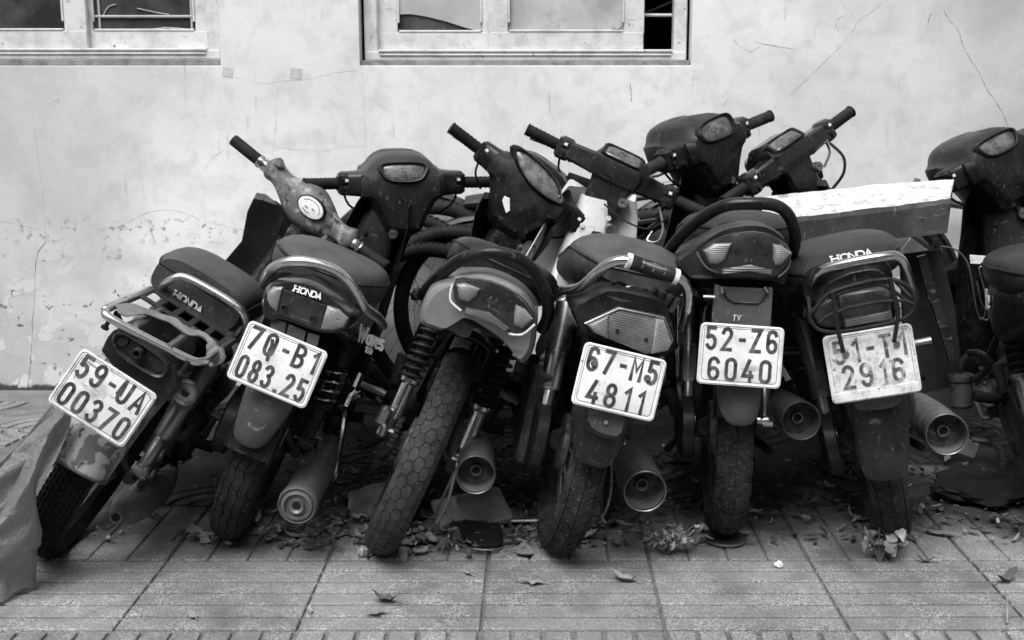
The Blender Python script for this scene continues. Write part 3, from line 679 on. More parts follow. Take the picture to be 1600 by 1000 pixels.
def muffler(root, tail, head, r, style='cone', m='rusty'):
    A, Bv = Vector(tail), Vector(head); g = G(); L = (Bv-A).length
    if style == 'open':             # outer can ends in a lip with a recessed baffle and a small outlet
        g.lathe([(r*.2, .075), (r*.22, .045), (r*.30, .045), (r*.34, .060), (r*.92, .065), (r*.97, .006), (r*1.0, .004), (r*1.02, .01), (r*1.02, .03), (r*1.02, L*.35), (r*.9, L*.75), (r*.5, L*.97), (r*.35, L)], A, Bv-A, 32)
        o = g.done('muffler', m, root)
        g = G(); g.lathe([(r*.96, .010), (r*.96, -.001), (r*1.0, -.003), (r*1.035, -.001), (r*1.04, .008), (r*1.03, .012)], A, Bv-A, 36, closed_prof=True); g.done('lip', 'steel', o)
        g = G(); q = (Bv-A).normalized(); g.lathe([(r*.22, .040), (r*.30, .040), (r*.31, .046), (r*.21, .046)], A, Bv-A, 20, closed_prof=True); g.done('outlet_ring', 'rusty', o)
        g = G(); g.lathe([(0, .050), (r*.19, .050), (r*.19, .06), (0, .06)], A, Bv-A, 16); g.done('outlet', 'black_hole', o)
        for t in (2.2,):
            pass
    elif style == 'ring':
        g.lathe([(r*.2, .02), (r*.22, .0), (r*.36, -.004), (r*.42, .008), (r*.60, .010), (r*.66, -.002), (r*.78, 0), (r*.84, .008), (r*.93, .002), (r*1.0, .006), (r*1.03, .02), (r*1.0, .035), (r*.95, .05), (r*.95, L*.6), (r*.6, L*.95), (r*.4, L)], A, Bv-A, 32)
        o = g.done('muffler', m, root)
        g = G(); g.lathe([(0, .002), (r*.19, .002), (r*.19, .03), (0, .03)], A, Bv-A, 16); g.done('outlet', 'black_hole', o)
    else:                            # cigar
        g.lathe([(r*.22, .02), (r*.24, 0), (r*.34, 0), (r*.36, .01), (r*.62, .04), (r*.92, .09), (r, .14), (r, L*.62), (r*.8, L*.8), (r*.4, L)], A, Bv-A, 28)
        o = g.done('muffler', m, root)
        g = G(); g.lathe([(0, .002), (r*.22, .002), (r*.22, .03), (0, .03)], A, Bv-A, 16); g.done('outlet', 'black_hole', o)
    g = G(); g.tube([Bv, Bv+Vector((-.01, .12, -.04)), (.07, .55, .20), (.06, .75, .24), (.02, .84, .30)], .014, 10, smooth=4); g.tube([A+(Bv-A)*.45+Vector((0, 0, r*.8)), (.09, .2, .34)], .008, 8)
    g.done('exhaust_pipe', 'rusty', root)
    return o
def engine(root):
    g = G()
    prof_loft(g, [(-.12, .50, .27, .16, .14, 3), (-.105, .50, .27, .24, .19, 3), (-.05, .50, .28, .30, .22, 4), (.05, .50, .28, .30, .22, 4), (.105, .48, .27, .26, .2, 3), (.125, .48, .27, .17, .15, 2.5)], 'x', 3, 20)
    g.lathe([(.02, .0), (.075, .0), (.085, -.02), (.09, -.04)], (.145, .46, .27), (1, 0, 0), 24); g.lathe([(.02, .0), (.07, .0), (.08, .02), (.085, .04)], (-.15, .54, .28), (1, 0, 0), 24)
    for k in range(5): 
        a = 2*math.pi*k/5; g.lathe([(.008, -.155), (.008, -.145)], (0, .54+.07*math.cos(a), .28+.07*math.sin(a)), (1, 0, 0), 8); g.lathe([(.008, .143), (.008, .152)], (0, .46+.075*math.cos(a), .27+.075*math.sin(a)), (1, 0, 0), 8)
    e = g.done('engine', 'cast', root)
    g = G()
    for k in range(9): g.box((0, .66+k*.016, .315+k*.002), (.15, .008, .14), bev=.002)
    g.box((0, .73, .32), (.1, .17, .1)); g.box((0, .83, .33), (.13, .06, .12), bev=.012); g.lathe([(0, .04), (.025, .04), (.03, 0)], (.0, .83, .39), (0, 0, 1), 16)
    g.done('cylinder', 'cast', e)
    g = G(); g.box((.0, .52, .46), (.09, .11, .10), bev=.02); g.lathe([(.03, 0), (.035, .02), (.035, .06), (.02, .075)], (.03, .58, .47), (.5, 1, .2), 16); g.tube([(.0, .6, .47), (.0, .68, .43), (0, .74, .40)], .018, 10, smooth=3)
    g.done('carburettor', 'cast', e)
    g = G(); g.tube([(.125, .44, .27), (.155, .42, .29), (.16, .34, .37), (.165, .30, .42)], .009, 8, smooth=3); g.lathe([(.012, -.01), (.012, .075)], (.16, .29, .425), (1, .0, .0), 12)
    g.done('kick_starter', 'steel', e)
    g = G(); g.tube([(-.13, .55, .2), (-.16, .56, .19), (-.165, .68, .21), (-.19, .70, .21)], .007, 8, smooth=3); g.done('gear_lever', 'steel', e)
    return e
def frame(root):
    g = G()
    g.tube([(0, .93, .82), (0, .86, .66), (0, .74, .52), (0, .56, .46), (0, .45, .42)], .028, 12, smooth=4)
    for s in (-1, 1):
        g.tube([(s*.04, .56, .46), (s*.085, .40, .56), (s*.09, .12, .62), (s*.085, -.16, .66)], .013, 10, smooth=4)
        g.tube([(s*.07, .44, .32), (s*.085, .36, .45), (s*.09, .30, .58)], .012, 10)
    g.box((0, .44, .33), (.15, .04, .2), bev=.01)
    g.tube([(0, .955, .77), (0, .885, .915)], .03, 14)
    g.done('frame', 'iron', root)
    for s in (-1, 1):
        g = G(); g.tube([(s*.075, .36, .34), (s*.13, .33, .31), (s*.145, .32, .31)], .009, 8); g.tube([(s*.14, .32, .31), (s*.20, .315, .33)], [.015, .017], 12); g.done('foot_peg', 'rubber', root)
    g = G()
    for s in (-1, 1): g.tube([(s*.06, .42, .22), (s*.09, .30, .19), (s*.14, .16, .17)], .011, 8, smooth=3)
    g.tube([(-.085, .31, .19), (.085, .31, .19)], .01, 8); g.done('centre_stand', 'iron', root)
HB = Vector((0, .865, .965)); HEAD = Vector((0, .90, .95)); AX = Vector((0, -.438, .899)).normalized()
def steer_matrix(deg): return Matrix.Translation(HEAD) @ Matrix.Rotation(R(deg), 4, AX) @ Matrix.Translation(-HEAD)
def bar_matrix(t):
    deg, roll, dx, dz = t
    return steer_matrix(deg) @ Matrix.Translation(HB+Vector((dx, 0, dz))) @ Matrix.Rotation(R(roll), 4, 'Y') @ Matrix.Translation(-HB)
def front_end(root, deg, tread='block', fender_mat='plastic'):
    M = steer_matrix(deg); g = G()
    for s in (-1, 1):
        cyl(g, (s*.085, 1.235, .27), (s*.085, .935, .875), [(0, .012), (.05, .022), (.42, .022), (.43, .026), (.5, .026), (.51, .015), (1, .015)], 14)
    g.box((0, .935, .86), (.2, .055, .03), Matrix.Rotation(R(26), 3, 'X')); g.box((0, .965, .80), (.2, .055, .03), Matrix.Rotation(R(26), 3, 'X'))
    g.done('front_fork', 'iron', root, M=M)
    wheel(root, 'front_wheel', 1.22, tread, M=M)
    fender(root, -85, 75, name='front_fender', m=fender_mat, w=.058, y=1.22, M=M)
def leg_shield(root, m='plastic', top=.90, wing=1., column=True, horns=0., inner='plastic'):
    g = G(); lv = [(top, .085*wing+horns, .845), (top-.05, .105*wing+horns*.7, .865), (top-.14, .12*wing, .875), (.62, .145*wing, .86), (.48, .165*wing, .83), (.34, .165*wing, .79), (.26, .14*wing, .77)]
    rings = []
    for z, W, y in lv:
        out = [(-1, -.075), (-.86, -.02), (-.6, .025), (-.3, .05), (0, .06), (.3, .05), (.6, .025), (.86, -.02), (1, -.075)]
        a = [Vector((p[0]*W, y+p[1], z+(.02 if abs(p[0]) > .8 and z == top else 0))) for p in out]; b = [Vector((p[0]*W*.985, y+p[1]-.006, z)) for p in out[::-1]]
        rings.append(a+b)
    g.loft(rings); ls = g.done('leg_shield', m, root)
    if column:
        g = G()
        prof_loft(g, [(top-.02, 0, .865, .10, .10, 3), (top-.10, 0, .865, .125, .12, 3), (top-.2, 0, .86, .15, .12, 3.5), (.58, 0, .835, .17, .11, 4), (.45, 0, .80, .16, .12, 4), (.36, 0, .76, .12, .12, 4)], 'z', 4, 24)
        for x, z in ((-.03, .75), (.045, .79), (.02, .66)): g.lathe([(.0, -.002), (.007, -.002), (.008, .004)], (x, .80, z), (0, 1, 0), 12)
        c = g.done('inner_cover', inner, root)
        g = G(); g.lathe([(.006, -.003), (.006, -.007), (.013, -.007), (.016, 0), (.016, .02)], (.055, .795, top-.10), (0, 1, .2), 20); g.done('ignition_lock', 'steel', c)
    return ls
def seat(root, secs, m='vinyl'):
    g = G(); prof_loft(g, secs, 'y', 5, 28); s = g.done('seat', m, root, sharp=50)
    S = [q.v for q in catmull([Vector6(q) for q in secs], 4)][1:]; g = G()
    def side(q, sg):
        e = max(q[5], 1.2); a = R(12); return Vector((q[1]+sg*q[3]/2*math.cos(a)**(2/e)*1.004, q[0], q[2]+q[4]/2*math.sin(a)**(2/e)*1.0))
    pts = [side(q, -1) for q in S]+[side(q, 1) for q in S[::-1]]
    g.tube(pts, .0032, 7); g.done('piping', 'plastic', s)
    return s
SEAT_A = [(.66, 0, .635, .10, .05, 2.4), (.58, 0, .665, .17, .08, 2.6), (.42, 0, .69, .23, .10, 2.8), (.22, 0, .72, .26, .12, 3), (.04, 0, .755, .285, .125, 3), (-.10, 0, .772, .285, .12, 3), (-.19, 0, .782, .24, .10, 2.8), (-.235, 0, .785, .16, .06, 2.4)]
def rail(root, pts, r, m='chrome', smooth=5, flat=1.):
    g = G(); g.tube(pts, r, 12, smooth=smooth, flat=flat); return g.done('grab_rail', m, root)
def outline_loft(root, name, m, out, secs, smooth=1):
    """traced outline (x,z) repeated at several depths: secs (y, scale x, scale z, dx, dz)"""
    o = chaikin(out, smooth); cx = sum(p[0] for p in o)/len(o); cz = sum(p[1] for p in o)/len(o); g = G()
    g.loft([[Vector((cx+(x-cx)*kx+dx, y, cz+(z-cz)*kz+dz)) for x, z in o] for y, kx, kz, dx, dz in secs])
    return g.done(name, m, root, sharp=40)
def panel(root, name, m, out, y, thick=.02, bulge=0., bev=.003, smooth=1, dy=None):
    g = G(); g.panel(out, y, thick, bulge, bev, smooth, dy); return g.done(name, m, root)
def plate(root, c, tilt, top, bottom, m='plate_white', ink='ink', back=12, w=.19, h=.14, lip=False, bolts=(), bolt_m='steel'):
    """number plate centred at c, rolled by tilt degrees, leaning back a little"""
    M = Matrix.Translation(c) @ Matrix.Rotation(R(tilt), 4, 'Y') @ Matrix.Rotation(R(-back), 4, 'X')
    def rr(a, b, r): return [p for p in _loop(-a, -b, a, b, r)[:-1]]
    g = G(); o = rr(w/2, h/2, .012)
    g.loft([[Vector((x*k, y, z*k)) for x, z in o] for y, k in ((.0012, .985), (.0008, 1), (-.0006, 1), (-.0012, .985))])
    if lip: g.box((.0, -.002, -h/2+.013), (w*.94, .004, .022), bev=.002)
    p = g.done('number_plate', m, root, M=M)
    for bx, bz in bolts:
        g = G(); g.lathe([(.0, -.008), (.0055, -.008), (.0078, -.003), (.0085, .002)], (bx, 0, bz), (0, 1, 0), 14); g.done('bolt', bolt_m, p, M=M)
    g = G(); o = [Vector((x, -.0012, z)) for x, z in rr(w/2-.004, h/2-.004, .010)]; g.tube(o, .0022, 6, closed=True); g.done('raised_rim', m, p, M=M)
    g = G(); o = [Vector((x, -.0012, z)) for x, z in rr(w/2-.010, h/2-.010, .008)]; g.tube(o, .0007, 5, closed=True)
    H = .047
    for s, z in ((top, .012), (bottom, -.057 if not lip else -.045)):
        wd, gp = .86, .40
        tw = text_width(s, wd, gp)*H; k = min(1, (w-.034)/tw)
        text(g, s, (-tw*k/2, -.0012, z), (1, 0, 0), (0, 0, 1), H, wd*k, gp*k, .17, .0010)
    g.done('lettering', ink, p, M=M)
    return p

# ------------------------------------------------------------------ handlebars (built straight ahead, then turned with the fork)
def hb_common(root_part, M, m_grip='rubber', half=.31, inner=.20, levers=True, switch='plastic', grips=(1, 1), z=0, boxy=False, marks=True, sweep=.03):
    for s, on in ((-1, grips[0]), (1, grips[1])):
        a, b = HB+Vector((s*inner, -.012, z)), HB+Vector((s*half, -.012-sweep, z+.004))
        if on:
            g = G(); d = b-a
            prof = []
            for i in range(15): prof.append((i/14, .0195 if i % 2 else .0178))
            cyl(g, a, b, [(0, .023), (.04, .023), (.06, .018)]+[(.07+.88*f, r) for f, r in prof]+[(.96, .0205), (.99, .0205), (1, .017)], 16)
            g.done('grip', m_grip, root_part, M=M)
        if switch:
            g = G(); c = HB+Vector((s*(inner-.022), -.012, z))
            g.box(c, (.050, .060, .072), bev=.009); g.box(c+Vector((-s*.03, .004, -.004)), (.012, .05, .058), bev=.006); g.tube([c+Vector((0, .03, .0)), c+Vector((s*.004, .055, -.01))], .011, 8); g.tube([c+Vector((s*.004, .02, -.036)), c+Vector((-s*.01, .01, -.07)), c+Vector((-s*.05, .02, -.10))], .004, 6, smooth=3); g.box(c+Vector((0, -.031, .014)), (.026, .010, .018), bev=.002); g.box(c+Vector((0, -.031, -.012)), (.020, .012, .014), bev=.002); g.lathe([(0, -.012), (.006, -.012), (.007, 0)], c+Vector((0, -.026, -.024)), (0, 1, 0), 10)
            sw = g.done('switch_box', switch, root_part, M=M)
            if marks:
                g = G(); g.box(c+Vector((.002, -.0365, .014)), (.011, .003, .009), bev=.001); g.done('switch_button', 'white_mark', root_part, M=M)
        if levers:
            g = G(); g.tube([HB+Vector((s*(inner-.03), .03, z-.005)), HB+Vector((s*(inner-.01), .055, z-.012)), HB+Vector((s*(inner+.05), .062, z-.018)), HB+Vector((s*(half-.03), .045, z-.02)), HB+Vector((s*(half-.012), .04, z-.02))], [.008, .008, .006, .0055, .007], 8, smooth=4, flat=.6)
            g.done('brake_lever' if s > 0 else 'lever', 'steel', root_part, M=M)
def gauge(root_part, M, c, nrm, w, h, e=2.6, m='gauge_glass', rim='plastic', tilt=0, dial=True):
    n = Vector(nrm).normalized(); X = Vector((1, 0, 0)); Yv = n.cross(X)*-1
    if Yv.z < 0: Yv = -Yv
    c = Vector(c); X, Yv = X*math.cos(tilt)+Yv*math.sin(tilt), Yv*math.cos(tilt)-X*math.sin(tilt)
    o = sup(e, 32); P = lambda k, d: [c+X*(a*w/2*k)+Yv*(b*h/2*k)+n*d for a, b in o]
    g = G(); g.loft([P(1.0, -.02), P(1.0, .001), P(.9, .004), P(.6, .006), P(.2, .007)]); ga = g.done('gauge', m, root_part, M=M)
    g = G(); g.loft([P(1.22, -.02), P(1.2, .002), P(1.12, .007), P(1.02, .006), P(.99, -.004)], cap1=False); g.done('bezel', rim, root_part, M=M)
    if dial:
        g = G(); k = c+n*.0065-Yv*h*.1
        for i in range(11):
            a = R(200-i*22); g.tube([k+X*math.cos(a)*w*.2+Yv*math.sin(a)*h*.28, k+X*math.cos(a)*w*.26+Yv*math.sin(a)*h*.38], .0009, 5)
        g.tube([k, k+X*-.02+Yv*.006], .0008, 5)
        g.tube([k+X*math.cos(R(200-i*11))*w*.3+Yv*math.sin(R(200-i*11))*h*.42 for i in range(21)], .0007, 5)
        g.done('dial_marks', 'dial_grey', root_part, M=M)
COCKPIT = [(-.048, .092), (.048, .092), (.088, .076), (.118, .042), (.14, .034), (.14, -.034), (.112, -.046), (.082, -.10), (.054, -.17), (-.054, -.17), (-.082, -.10), (-.112, -.046), (-.14, -.034), (-.14, .034), (-.118, .042), (-.088, .076)]
GAUGE = {'hex': [(-.070, .012), (-.056, .028), (.056, .028), (.070, .012), (.046, -.028), (-.046, -.028)],
         'almond': [(-.094, .030), (-.07, .040), (.0, .036), (.06, .018), (.094, -.020), (.06, -.032), (.0, -.032), (-.05, -.012), (-.08, .012)],
         'trap': [(-.074, .004), (-.05, .030), (.052, .034), (.074, .022), (.066, -.020), (.045, -.032), (-.060, -.030)]}
def handlebar_wave(root, deg, m='plastic', body=1., kind='hex', cfg={}):
    M = bar_matrix(deg); g = G()
    out = chaikin(COCKPIT, 1)
    bend = lambda z: .42*max(z, 0)+.06*max(z-.05, 0) if z > 0 else -.10*z
    def ring(k, y, dz=0): return [HB+Vector((x*k*body, y+bend(z*k), z*k+dz)) for x, z in out]
    g.loft([ring(.62, -.094), ring(.80, -.092), ring(.95, -.074), ring(1, -.045), ring(1, .035), ring(.93, .07), ring(.78, .095)])
    for s in (-1, 1):
        prof_loft(g, [(HB.x+s*x*body, HB.y+cy, HB.z+cz, d, h, e) for x, cy, cz, d, h, e in ((.08, -.01, .0, .12, .09, 4), (.12, -.01, .0, .10, .084, 4), (.145, -.012, .0, .082, .078, 4), (.172, -.012, .0, .072, .074, 4))], 'x', 3, 20)
    for x, z in ((-.035, -.125), (.04, -.13)): g.lathe([(0, -.003), (.006, -.003), (.007, .01)], HB+Vector((x, -.082, z)), (0, 1, 0), 10)
    b = g.done('handlebar', m, root, M=M, sharp=28)
    n = Vector((0, -1, .42)).normalized(); up = Vector((0, .42, 1)).normalized(); c = HB+Vector((0, -.094+.42*.042, .042))
    o = chaikin(GAUGE[kind], 2); P = lambda k, d: [c+Vector((x*k*body, 0, 0))+up*(z*k)+n*d for x, z in o]
    g = G(); g.loft([P(1.0, -.02), P(1.0, .001), P(.9, .003), P(.6, .005), P(.2, .006)]); g.done('gauge', 'gauge_glass', b, M=M)
    g = G(); g.loft([P(1.30, -.02), P(1.24, .004), P(1.14, .011), P(1.04, .010), P(.98, .0)], cap1=False); g.done('bezel', m, b, M=M)
    g = G(); q = c+n*.0058-up*.008
    for i in range(11):
        a = R(200-i*22); g.tube([q+Vector((math.cos(a)*.026, 0, 0))+up*math.sin(a)*.014, q+Vector((math.cos(a)*.034, 0, 0))+up*math.sin(a)*.019], .0009, 5)
    g.tube([q+Vector((math.cos(R(200-i*11))*.040, 0, 0))+up*math.sin(R(200-i*11))*.022 for i in range(21)], .0007, 5); g.tube([q, q+Vector((-.02, 0, 0))+up*.008], .0009, 5)
    g.done('dial_marks', 'dial_grey', b, M=M)
    g = G(); g.loft([[HB+Vector((x*k*body*.97, y+bend(z*k)*.7, z*k+.004)) for x, z in out if z > -.06] for k, y in ((.96, .048), (.99, .066), (.97, .10), (.86, .135), (.6, .155))]); g.done('headlight', 'plastic_dusty', b, M=M, sharp=28)
    hb_common(b, M, **cfg)
    return b
def handlebar_boxy(root, deg, m='plastic_dusty', top='plastic', cfg={}):
    M = bar_matrix(deg); g = G(); o = lambda *p: HB+Vector(p)
    def ring(z, hw, y0, y1, c=.012): return [o(x, y, z) for x, y in ((-hw+c, y0), (hw-c, y0), (hw, y0+c), (hw, y1-c), (hw-c, y1), (-hw+c, y1), (-hw, y1-c), (-hw, y0+c))]
    g.loft([ring(-.03, .085, -.055, .09), ring(.0, .09, -.065, .10), ring(.03, .085, -.06, .10), ring(.065, .065, -.02, .085), ring(.07, .055, -.01, .075)])
    g.loft([ring(-.16, .052, -.03, .06), ring(-.14, .058, -.035, .065), ring(-.028, .064, -.045, .075)])
    for s in (-1, 1):
        rings = []
        for x, h, d in ((.07, .034, .044), (.11, .031, .038), (.17, .028, .033), (.176, .026, .031)):
            rings.append([o(s*x, y-.01, z) for y, z in ((-d+.008, -h), (d-.008, -h), (d, -h+.008), (d, h-.008), (d-.008, h), (-d+.008, h), (-d, h-.008), (-d, -h+.008))])
        g.loft(rings)
    b = g.done('handlebar', m, root, M=M)
    g = G(); rings = [[o(x*k, y, z) for x, y, z in ((-.06, -.050, .044), (.06, -.050, .044), (.055, -.008, .076), (-.055, -.008, .076))] for k in (1,)]
    gauge(b, M, o(0, -.036, .053), (0, -.62, .78), .115, .05, 6, m='gauge_glass', rim=top, dial=True)
    g = G(); prof_loft(g, [(HB.y+.085, 0, HB.z+.0, .16, .11, 5), (HB.y+.11, 0, HB.z-.0, .15, .10, 5), (HB.y+.118, 0, HB.z, .11, .06, 4)], 'y', 2, 24); g.done('headlight', 'lens_mid', b, M=M)
    g = G(); g.lathe([(.004, -.004), (.006, -.010), (.014, -.010), (.017, 0), (.017, .03)], o(.06, -.045, -.075), (0, 1, 0), 20); g.done('ignition_lock', 'steel', b, M=M)
    hb_common(b, M, **cfg)
    return b
def handlebar_stripped(root, deg):
    M = bar_matrix(deg); o = lambda *p: HB+Vector(p)
    g = G()                          # bare lower cover: a spindle with knuckled ends
    prof_loft(g, [(HB.x+x, HB.y+cy, HB.z+cz, d, h, e) for x, cy, cz, d, h, e in ((-.182, -.01, .012, .05, .05, 2.5), (-.165, -.01, .016, .06, .08, 2.6), (-.135, -.006, .008, .06, .064, 2.8), (-.095, -.002, -.004, .075, .08, 2.8), (-.05, .0, -.008, .10, .125, 2.8), (0, .004, -.01, .115, .145, 2.8), (.05, .0, -.012, .10, .115, 2.8), (.095, -.002, -.014, .075, .075, 2.8), (.135, -.006, -.008, .06, .062, 2.8), (.165, -.01, -.004, .06, .078, 2.6), (.182, -.01, -.004, .05, .05, 2.5))], 'x', 4, 20)
    g.box(o(-.150, -.03, .04), (.03, .03, .02), bev=.006); g.lathe([(.03, 0), (.034, -.06), (.03, -.12)], o(0, .02, -.05), (0, -.4, .9), 20)
    b = g.done('handlebar', 'bare_grey', root, M=M)
    g = G(); el = sup(2, 28); P = lambda k, d: [o(.02+a*.046*k, -.0575-d, .005+c*.030*k) for a, c in el]
    g.loft([P(1, -.02), P(1, .002), P(.94, .003)]); ga = g.done('gauge', 'white_mark', b, M=M)
    g = G(); g.loft([P(1.1, -.02), P(1.08, .001), P(1.0, .004), P(.98, -.0)], cap1=False); g.done('bezel', 'plastic', b, M=M)
    g = G()
    for x, z, w in ((.008, -.002, .012), (.03, .004, .010), (.002, -.012, .004), (.010, -.014, .004), (.02, -.014, .004)): g.box(o(x, -.0612, z), (w, .002, .003), bev=.0004)
    g.tube([o(-.012, -.0612, .012), o(.0, -.0612, .022), o(.02, -.0612, .026), o(.04, -.0612, .022), o(.05, -.0612, .012), o(.055, -.0612, .002)], .001, 5, smooth=3)
    g.done('dial_marks', 'ink', b, M=M)
    for s in (-1, 1):
        g = G(); g.lathe([(.018, 0), (.021, .002), (.021, .014), (.018, .016), (.018, .02), (.022, .022), (.022, .034), (.018, .036)], o(s*.182, -.012, .006 if s < 0 else -.004), (s, -.12, 0), 18); g.box(o(s*.200, -.035, .006), (.016, .016, .02)); g.done('clamp', 'chrome', b, M=M)
        g = G(); cyl(g, o(s*.214, -.015, .006 if s < 0 else -.004), o(s*.318, -.032, .008), [(0, .019), (.95, .019), (1, .016)], 16); g.done('grip', 'rubber', b, M=M)
    return b
def cable(root, pts, r=.0035, m='rubber', name='cable'):
    g = G(); g.tube(pts, r, 7, smooth=5); return g.done(name, m, root)
def clutter(root, seed):
    """hoses, wires and brackets that show in the dark below the seat"""
    rnd = random.Random(seed)
    for k in range(4):
        x = rnd.choice((-1, 1))*rnd.uniform(.06, .11)
        cable(root, [(x, .45+rnd.uniform(-.1, .1), .35+rnd.uniform(-.08, .1)), (x*1.2, .3, .38+rnd.uniform(-.1, .12)), (x*.9, .15, .45+rnd.uniform(-.1, .1)), (x*.7, .05, .56)], rnd.uniform(.003, .006))
    g = G(); g.box((.06, .22, .50), (.06, .11, .10), bev=.01); g.box((-.06, .25, .52), (.05, .12, .12), bev=.01); g.done('battery_box', 'plastic', root)
    for s in (-1, 1):
        g = G(); g.tube([(s*.085, .34, .33), (s*.12, .22, .34), (s*.13, .19, .36)], .01, 8, smooth=3); g.tube([(s*.132, .19, .36), (s*.14, .20, .44)], [.013, .016], 12); g.done('passenger_peg', 'rubber_dusty', root)
def base_bike(idx, name, label, tread='block', tyre_m='rubber', steer=0, case=True, chain=False, front='block', front_fender='plastic', tw=TW):
    X, Y, lean, yaw = POSE[idx]
    root = tag(empty(name, (X, Y, .002), (0, R(lean), -R(yaw))), label, 'motorbike', 'motorbikes parked leaning in a row along the wall')
    wheel(root, 'rear_wheel', 0, tread, mt=tyre_m, tw=tw)
    swing_arm(root, case, chain); engine(root); frame(root); front_end(root, steer, front, front_fender); clutter(root, idx)
    return root

# ------------------------------------------------------------------ the seven motorbikes, left to right
POSE = {1: (-1.255, 2.96, 33, 0), 2: (-0.815, 3.06, 23, 0), 3: (-0.412, 2.96, 24.5, 0), 4: (0.035, 2.95, 13.5, -3), 5: (0.49, 3.08, 0.5, 3), 6: (0.925, 3.02, -14, 7.6), 7: (1.43, 3.02, -10.5, 13)}
BARS = {1: (-12, 0, 0.03, 0), 2: (16, -15, 0, -0.03), 3: (-6, 9, 0.01, -0.03), 4: (-12, 6, 0.05, -0.03), 5: (48, 4, -0.045, 0.025), 6: (42, 2, -0.04, 0.015), 7: (40, 4, -0.06, 0)}      # turn of the fork, then how bent the bars are: degrees left, roll, shift right, shift up
def side_panels(root, m, secs=None):
    g = G()
    prof_loft(g, secs or [(.55, 0, .60, .10, .10, 3), (.44, 0, .60, .16, .20, 3), (.28, 0, .63, .22, .21, 3.2), (.10, 0, .66, .235, .19, 3.2), (-.08, 0, .70, .235, .15, 3), (-.22, 0, .725, .22, .12, 3), (-.30, 0, .735, .20, .10, 3)], 'y', 4, 24)
    return g.done('side_panel', m, root)

# --- 1: stripped bike with luggage rack
b1 = base_bike(1, 'motorbike', 'stripped motorbike with luggage rack, plate 59-UA 003.70, leftmost, leaning hardest', tread='knob', steer=-12, tyre_m='rubber', tw=.05)
fender(b1, -30, 74, r=.312, w=.074, m='fender_flaked', crown=.045)
g = G(); g.tube([(-.076, -.312*math.sin(R(74))+.04, RW+.312*math.cos(R(74))-.012)]+[(px*.076, -(.314+pr)*math.sin(R(74)), RW+(.314+pr)*math.cos(R(74))) for px, pr in ((-1, -.012), (-.93, .011), (-.75, .028), (-.45, .04), (0, .045), (.45, .04), (.75, .028), (.93, .011), (1, -.012))]+[(.076, -.312*math.sin(R(74))+.04, RW+.312*math.cos(R(74))-.012)], .0035, 8); g.done('fender_edge', 'rusty', b1)
g = G(); o = chaikin([(-0.066,0.648),(-0.071,0.709),(-0.051,0.734),(0.069,0.725),(0.111,0.695),(0.113,0.628)], 1); g.panel(o, -.372, .05, .0, .004, 0); g.done('tail_cover', 'plastic_dusty', b1)
la = outline_loft(b1, 'tail_light', 'plastic_dusty', [(-0.054,0.7),(-0.059,0.72),(-0.045,0.733),(0.01,0.733),(0.055,0.73),(0.08,0.718),(0.084,0.695),(0.069,0.682),(0.009,0.68),(-0.033,0.685)], [(-.37, 1, 1, 0, 0), (-.395, 1, 1, 0, 0), (-.40, .95, .93, 0, 0), (-.397, .88, .82, 0, 0), (-.385, .86, .78, 0, 0)], 2)
for px in [(-0.037,0.714),(0.008,0.712),(0.058,0.707)]:
    g = G(); g.lathe([(.006, -.0), (.007, -.018), (.010, -.018), (.012, -.012), (.012, .012)] if px[1] > 0 and abs(px[0]-.01) < .03 else [(.0, .004), (.014, .004), (.016, .01), (.016, .012)], (px[0], -.395, px[1]), (0, 1, 0), 16); g.done('bulb_socket', 'iron', la)
plate(b1, (-.006, -.405, .585), 1.5, '59-UA', '00370', 'plate_dirty', 'ink', back=10)
seat(b1, [(.66, 0, .66, .12, .06, 2.4), (.55, 0, .695, .20, .09, 2.6), (.40, 0, .725, .24, .11, 2.8), (.22, 0, .765, .255, .13, 3), (.08, 0, .785, .25, .14, 3.2), (-.02, 0, .79, .245, .13, 3.4), (-.06, 0, .79, .23, .11, 3.2)], 'vinyl_pale')
g = G(); text(g, 'HONDA', (-.046, -.063, .757), (1, 0, 0), (0, 0, 1), .016, 1.3, .22, .22, .003); g.done('lettering', 'white_mark', b1)
rail(b1, [(-0.077,-0.02,0.732),(-0.074,-0.08,0.772),(-0.061,-0.1,0.804),(-0.037,-0.1,0.824),(0.042,-0.1,0.831),(0.101,-0.1,0.829),(0.13,-0.09,0.815),(0.143,-0.06,0.781),(0.134,-0.0,0.73)], .0095, 'chrome_satin')
g = G()                      # luggage rack: bent tube loop, two cross tubes, a sheet with five square holes
ry0, ry1, rz = -.40, -.10, .752
g.tube([(-.092, ry1, rz), (-.100, ry0+.05, rz), (-.098, ry0+.015, rz-.003), (-.07, ry0, rz-.006), (.09, ry0+.035, rz-.006), (.125, ry0+.06, rz-.003), (.133, ry0+.11, rz), (.135, ry1, rz)], .0095, 12, smooth=5)
rk = g.done('luggage_rack', 'chrome_satin', b1)
g = G()
for x in (-.03, .055): g.tube([(x, ry0+.02, rz-.004), (x-.002, ry1-.09, rz-.002)], .010, 10)
g.done('cross_tube', 'steel', rk)
g = G(); y0, y1, ym = ry1-.10, ry1+.03, ry1-.04
g.box((.018, y1-.02, rz+.004), (.225, .04, .006)); g.box((.018, y0+.011, rz+.004), (.225, .022, .006))
for i in range(6): g.box((-.088+i*.0425, (y0+y1)/2-.005, rz+.0035), (.016, y1-y0-.05, .006))
g.tube([(-.09, y1, rz), (.13, y1, rz)], .009, 8); g.done('rack_sheet', 'plastic_dusty', rk)
g = G()                      # strip of rubber tied across the rack
st = [(-.085, -.36, rz+.008), (-.06, -.33, rz+.014), (-.02, -.27, rz+.016), (.03, -.255, rz+.014), (.07, -.235, rz+.014), (.11, -.225, rz+.012), (.135, -.25, rz-.004), (.13, -.265, rz-.02)]
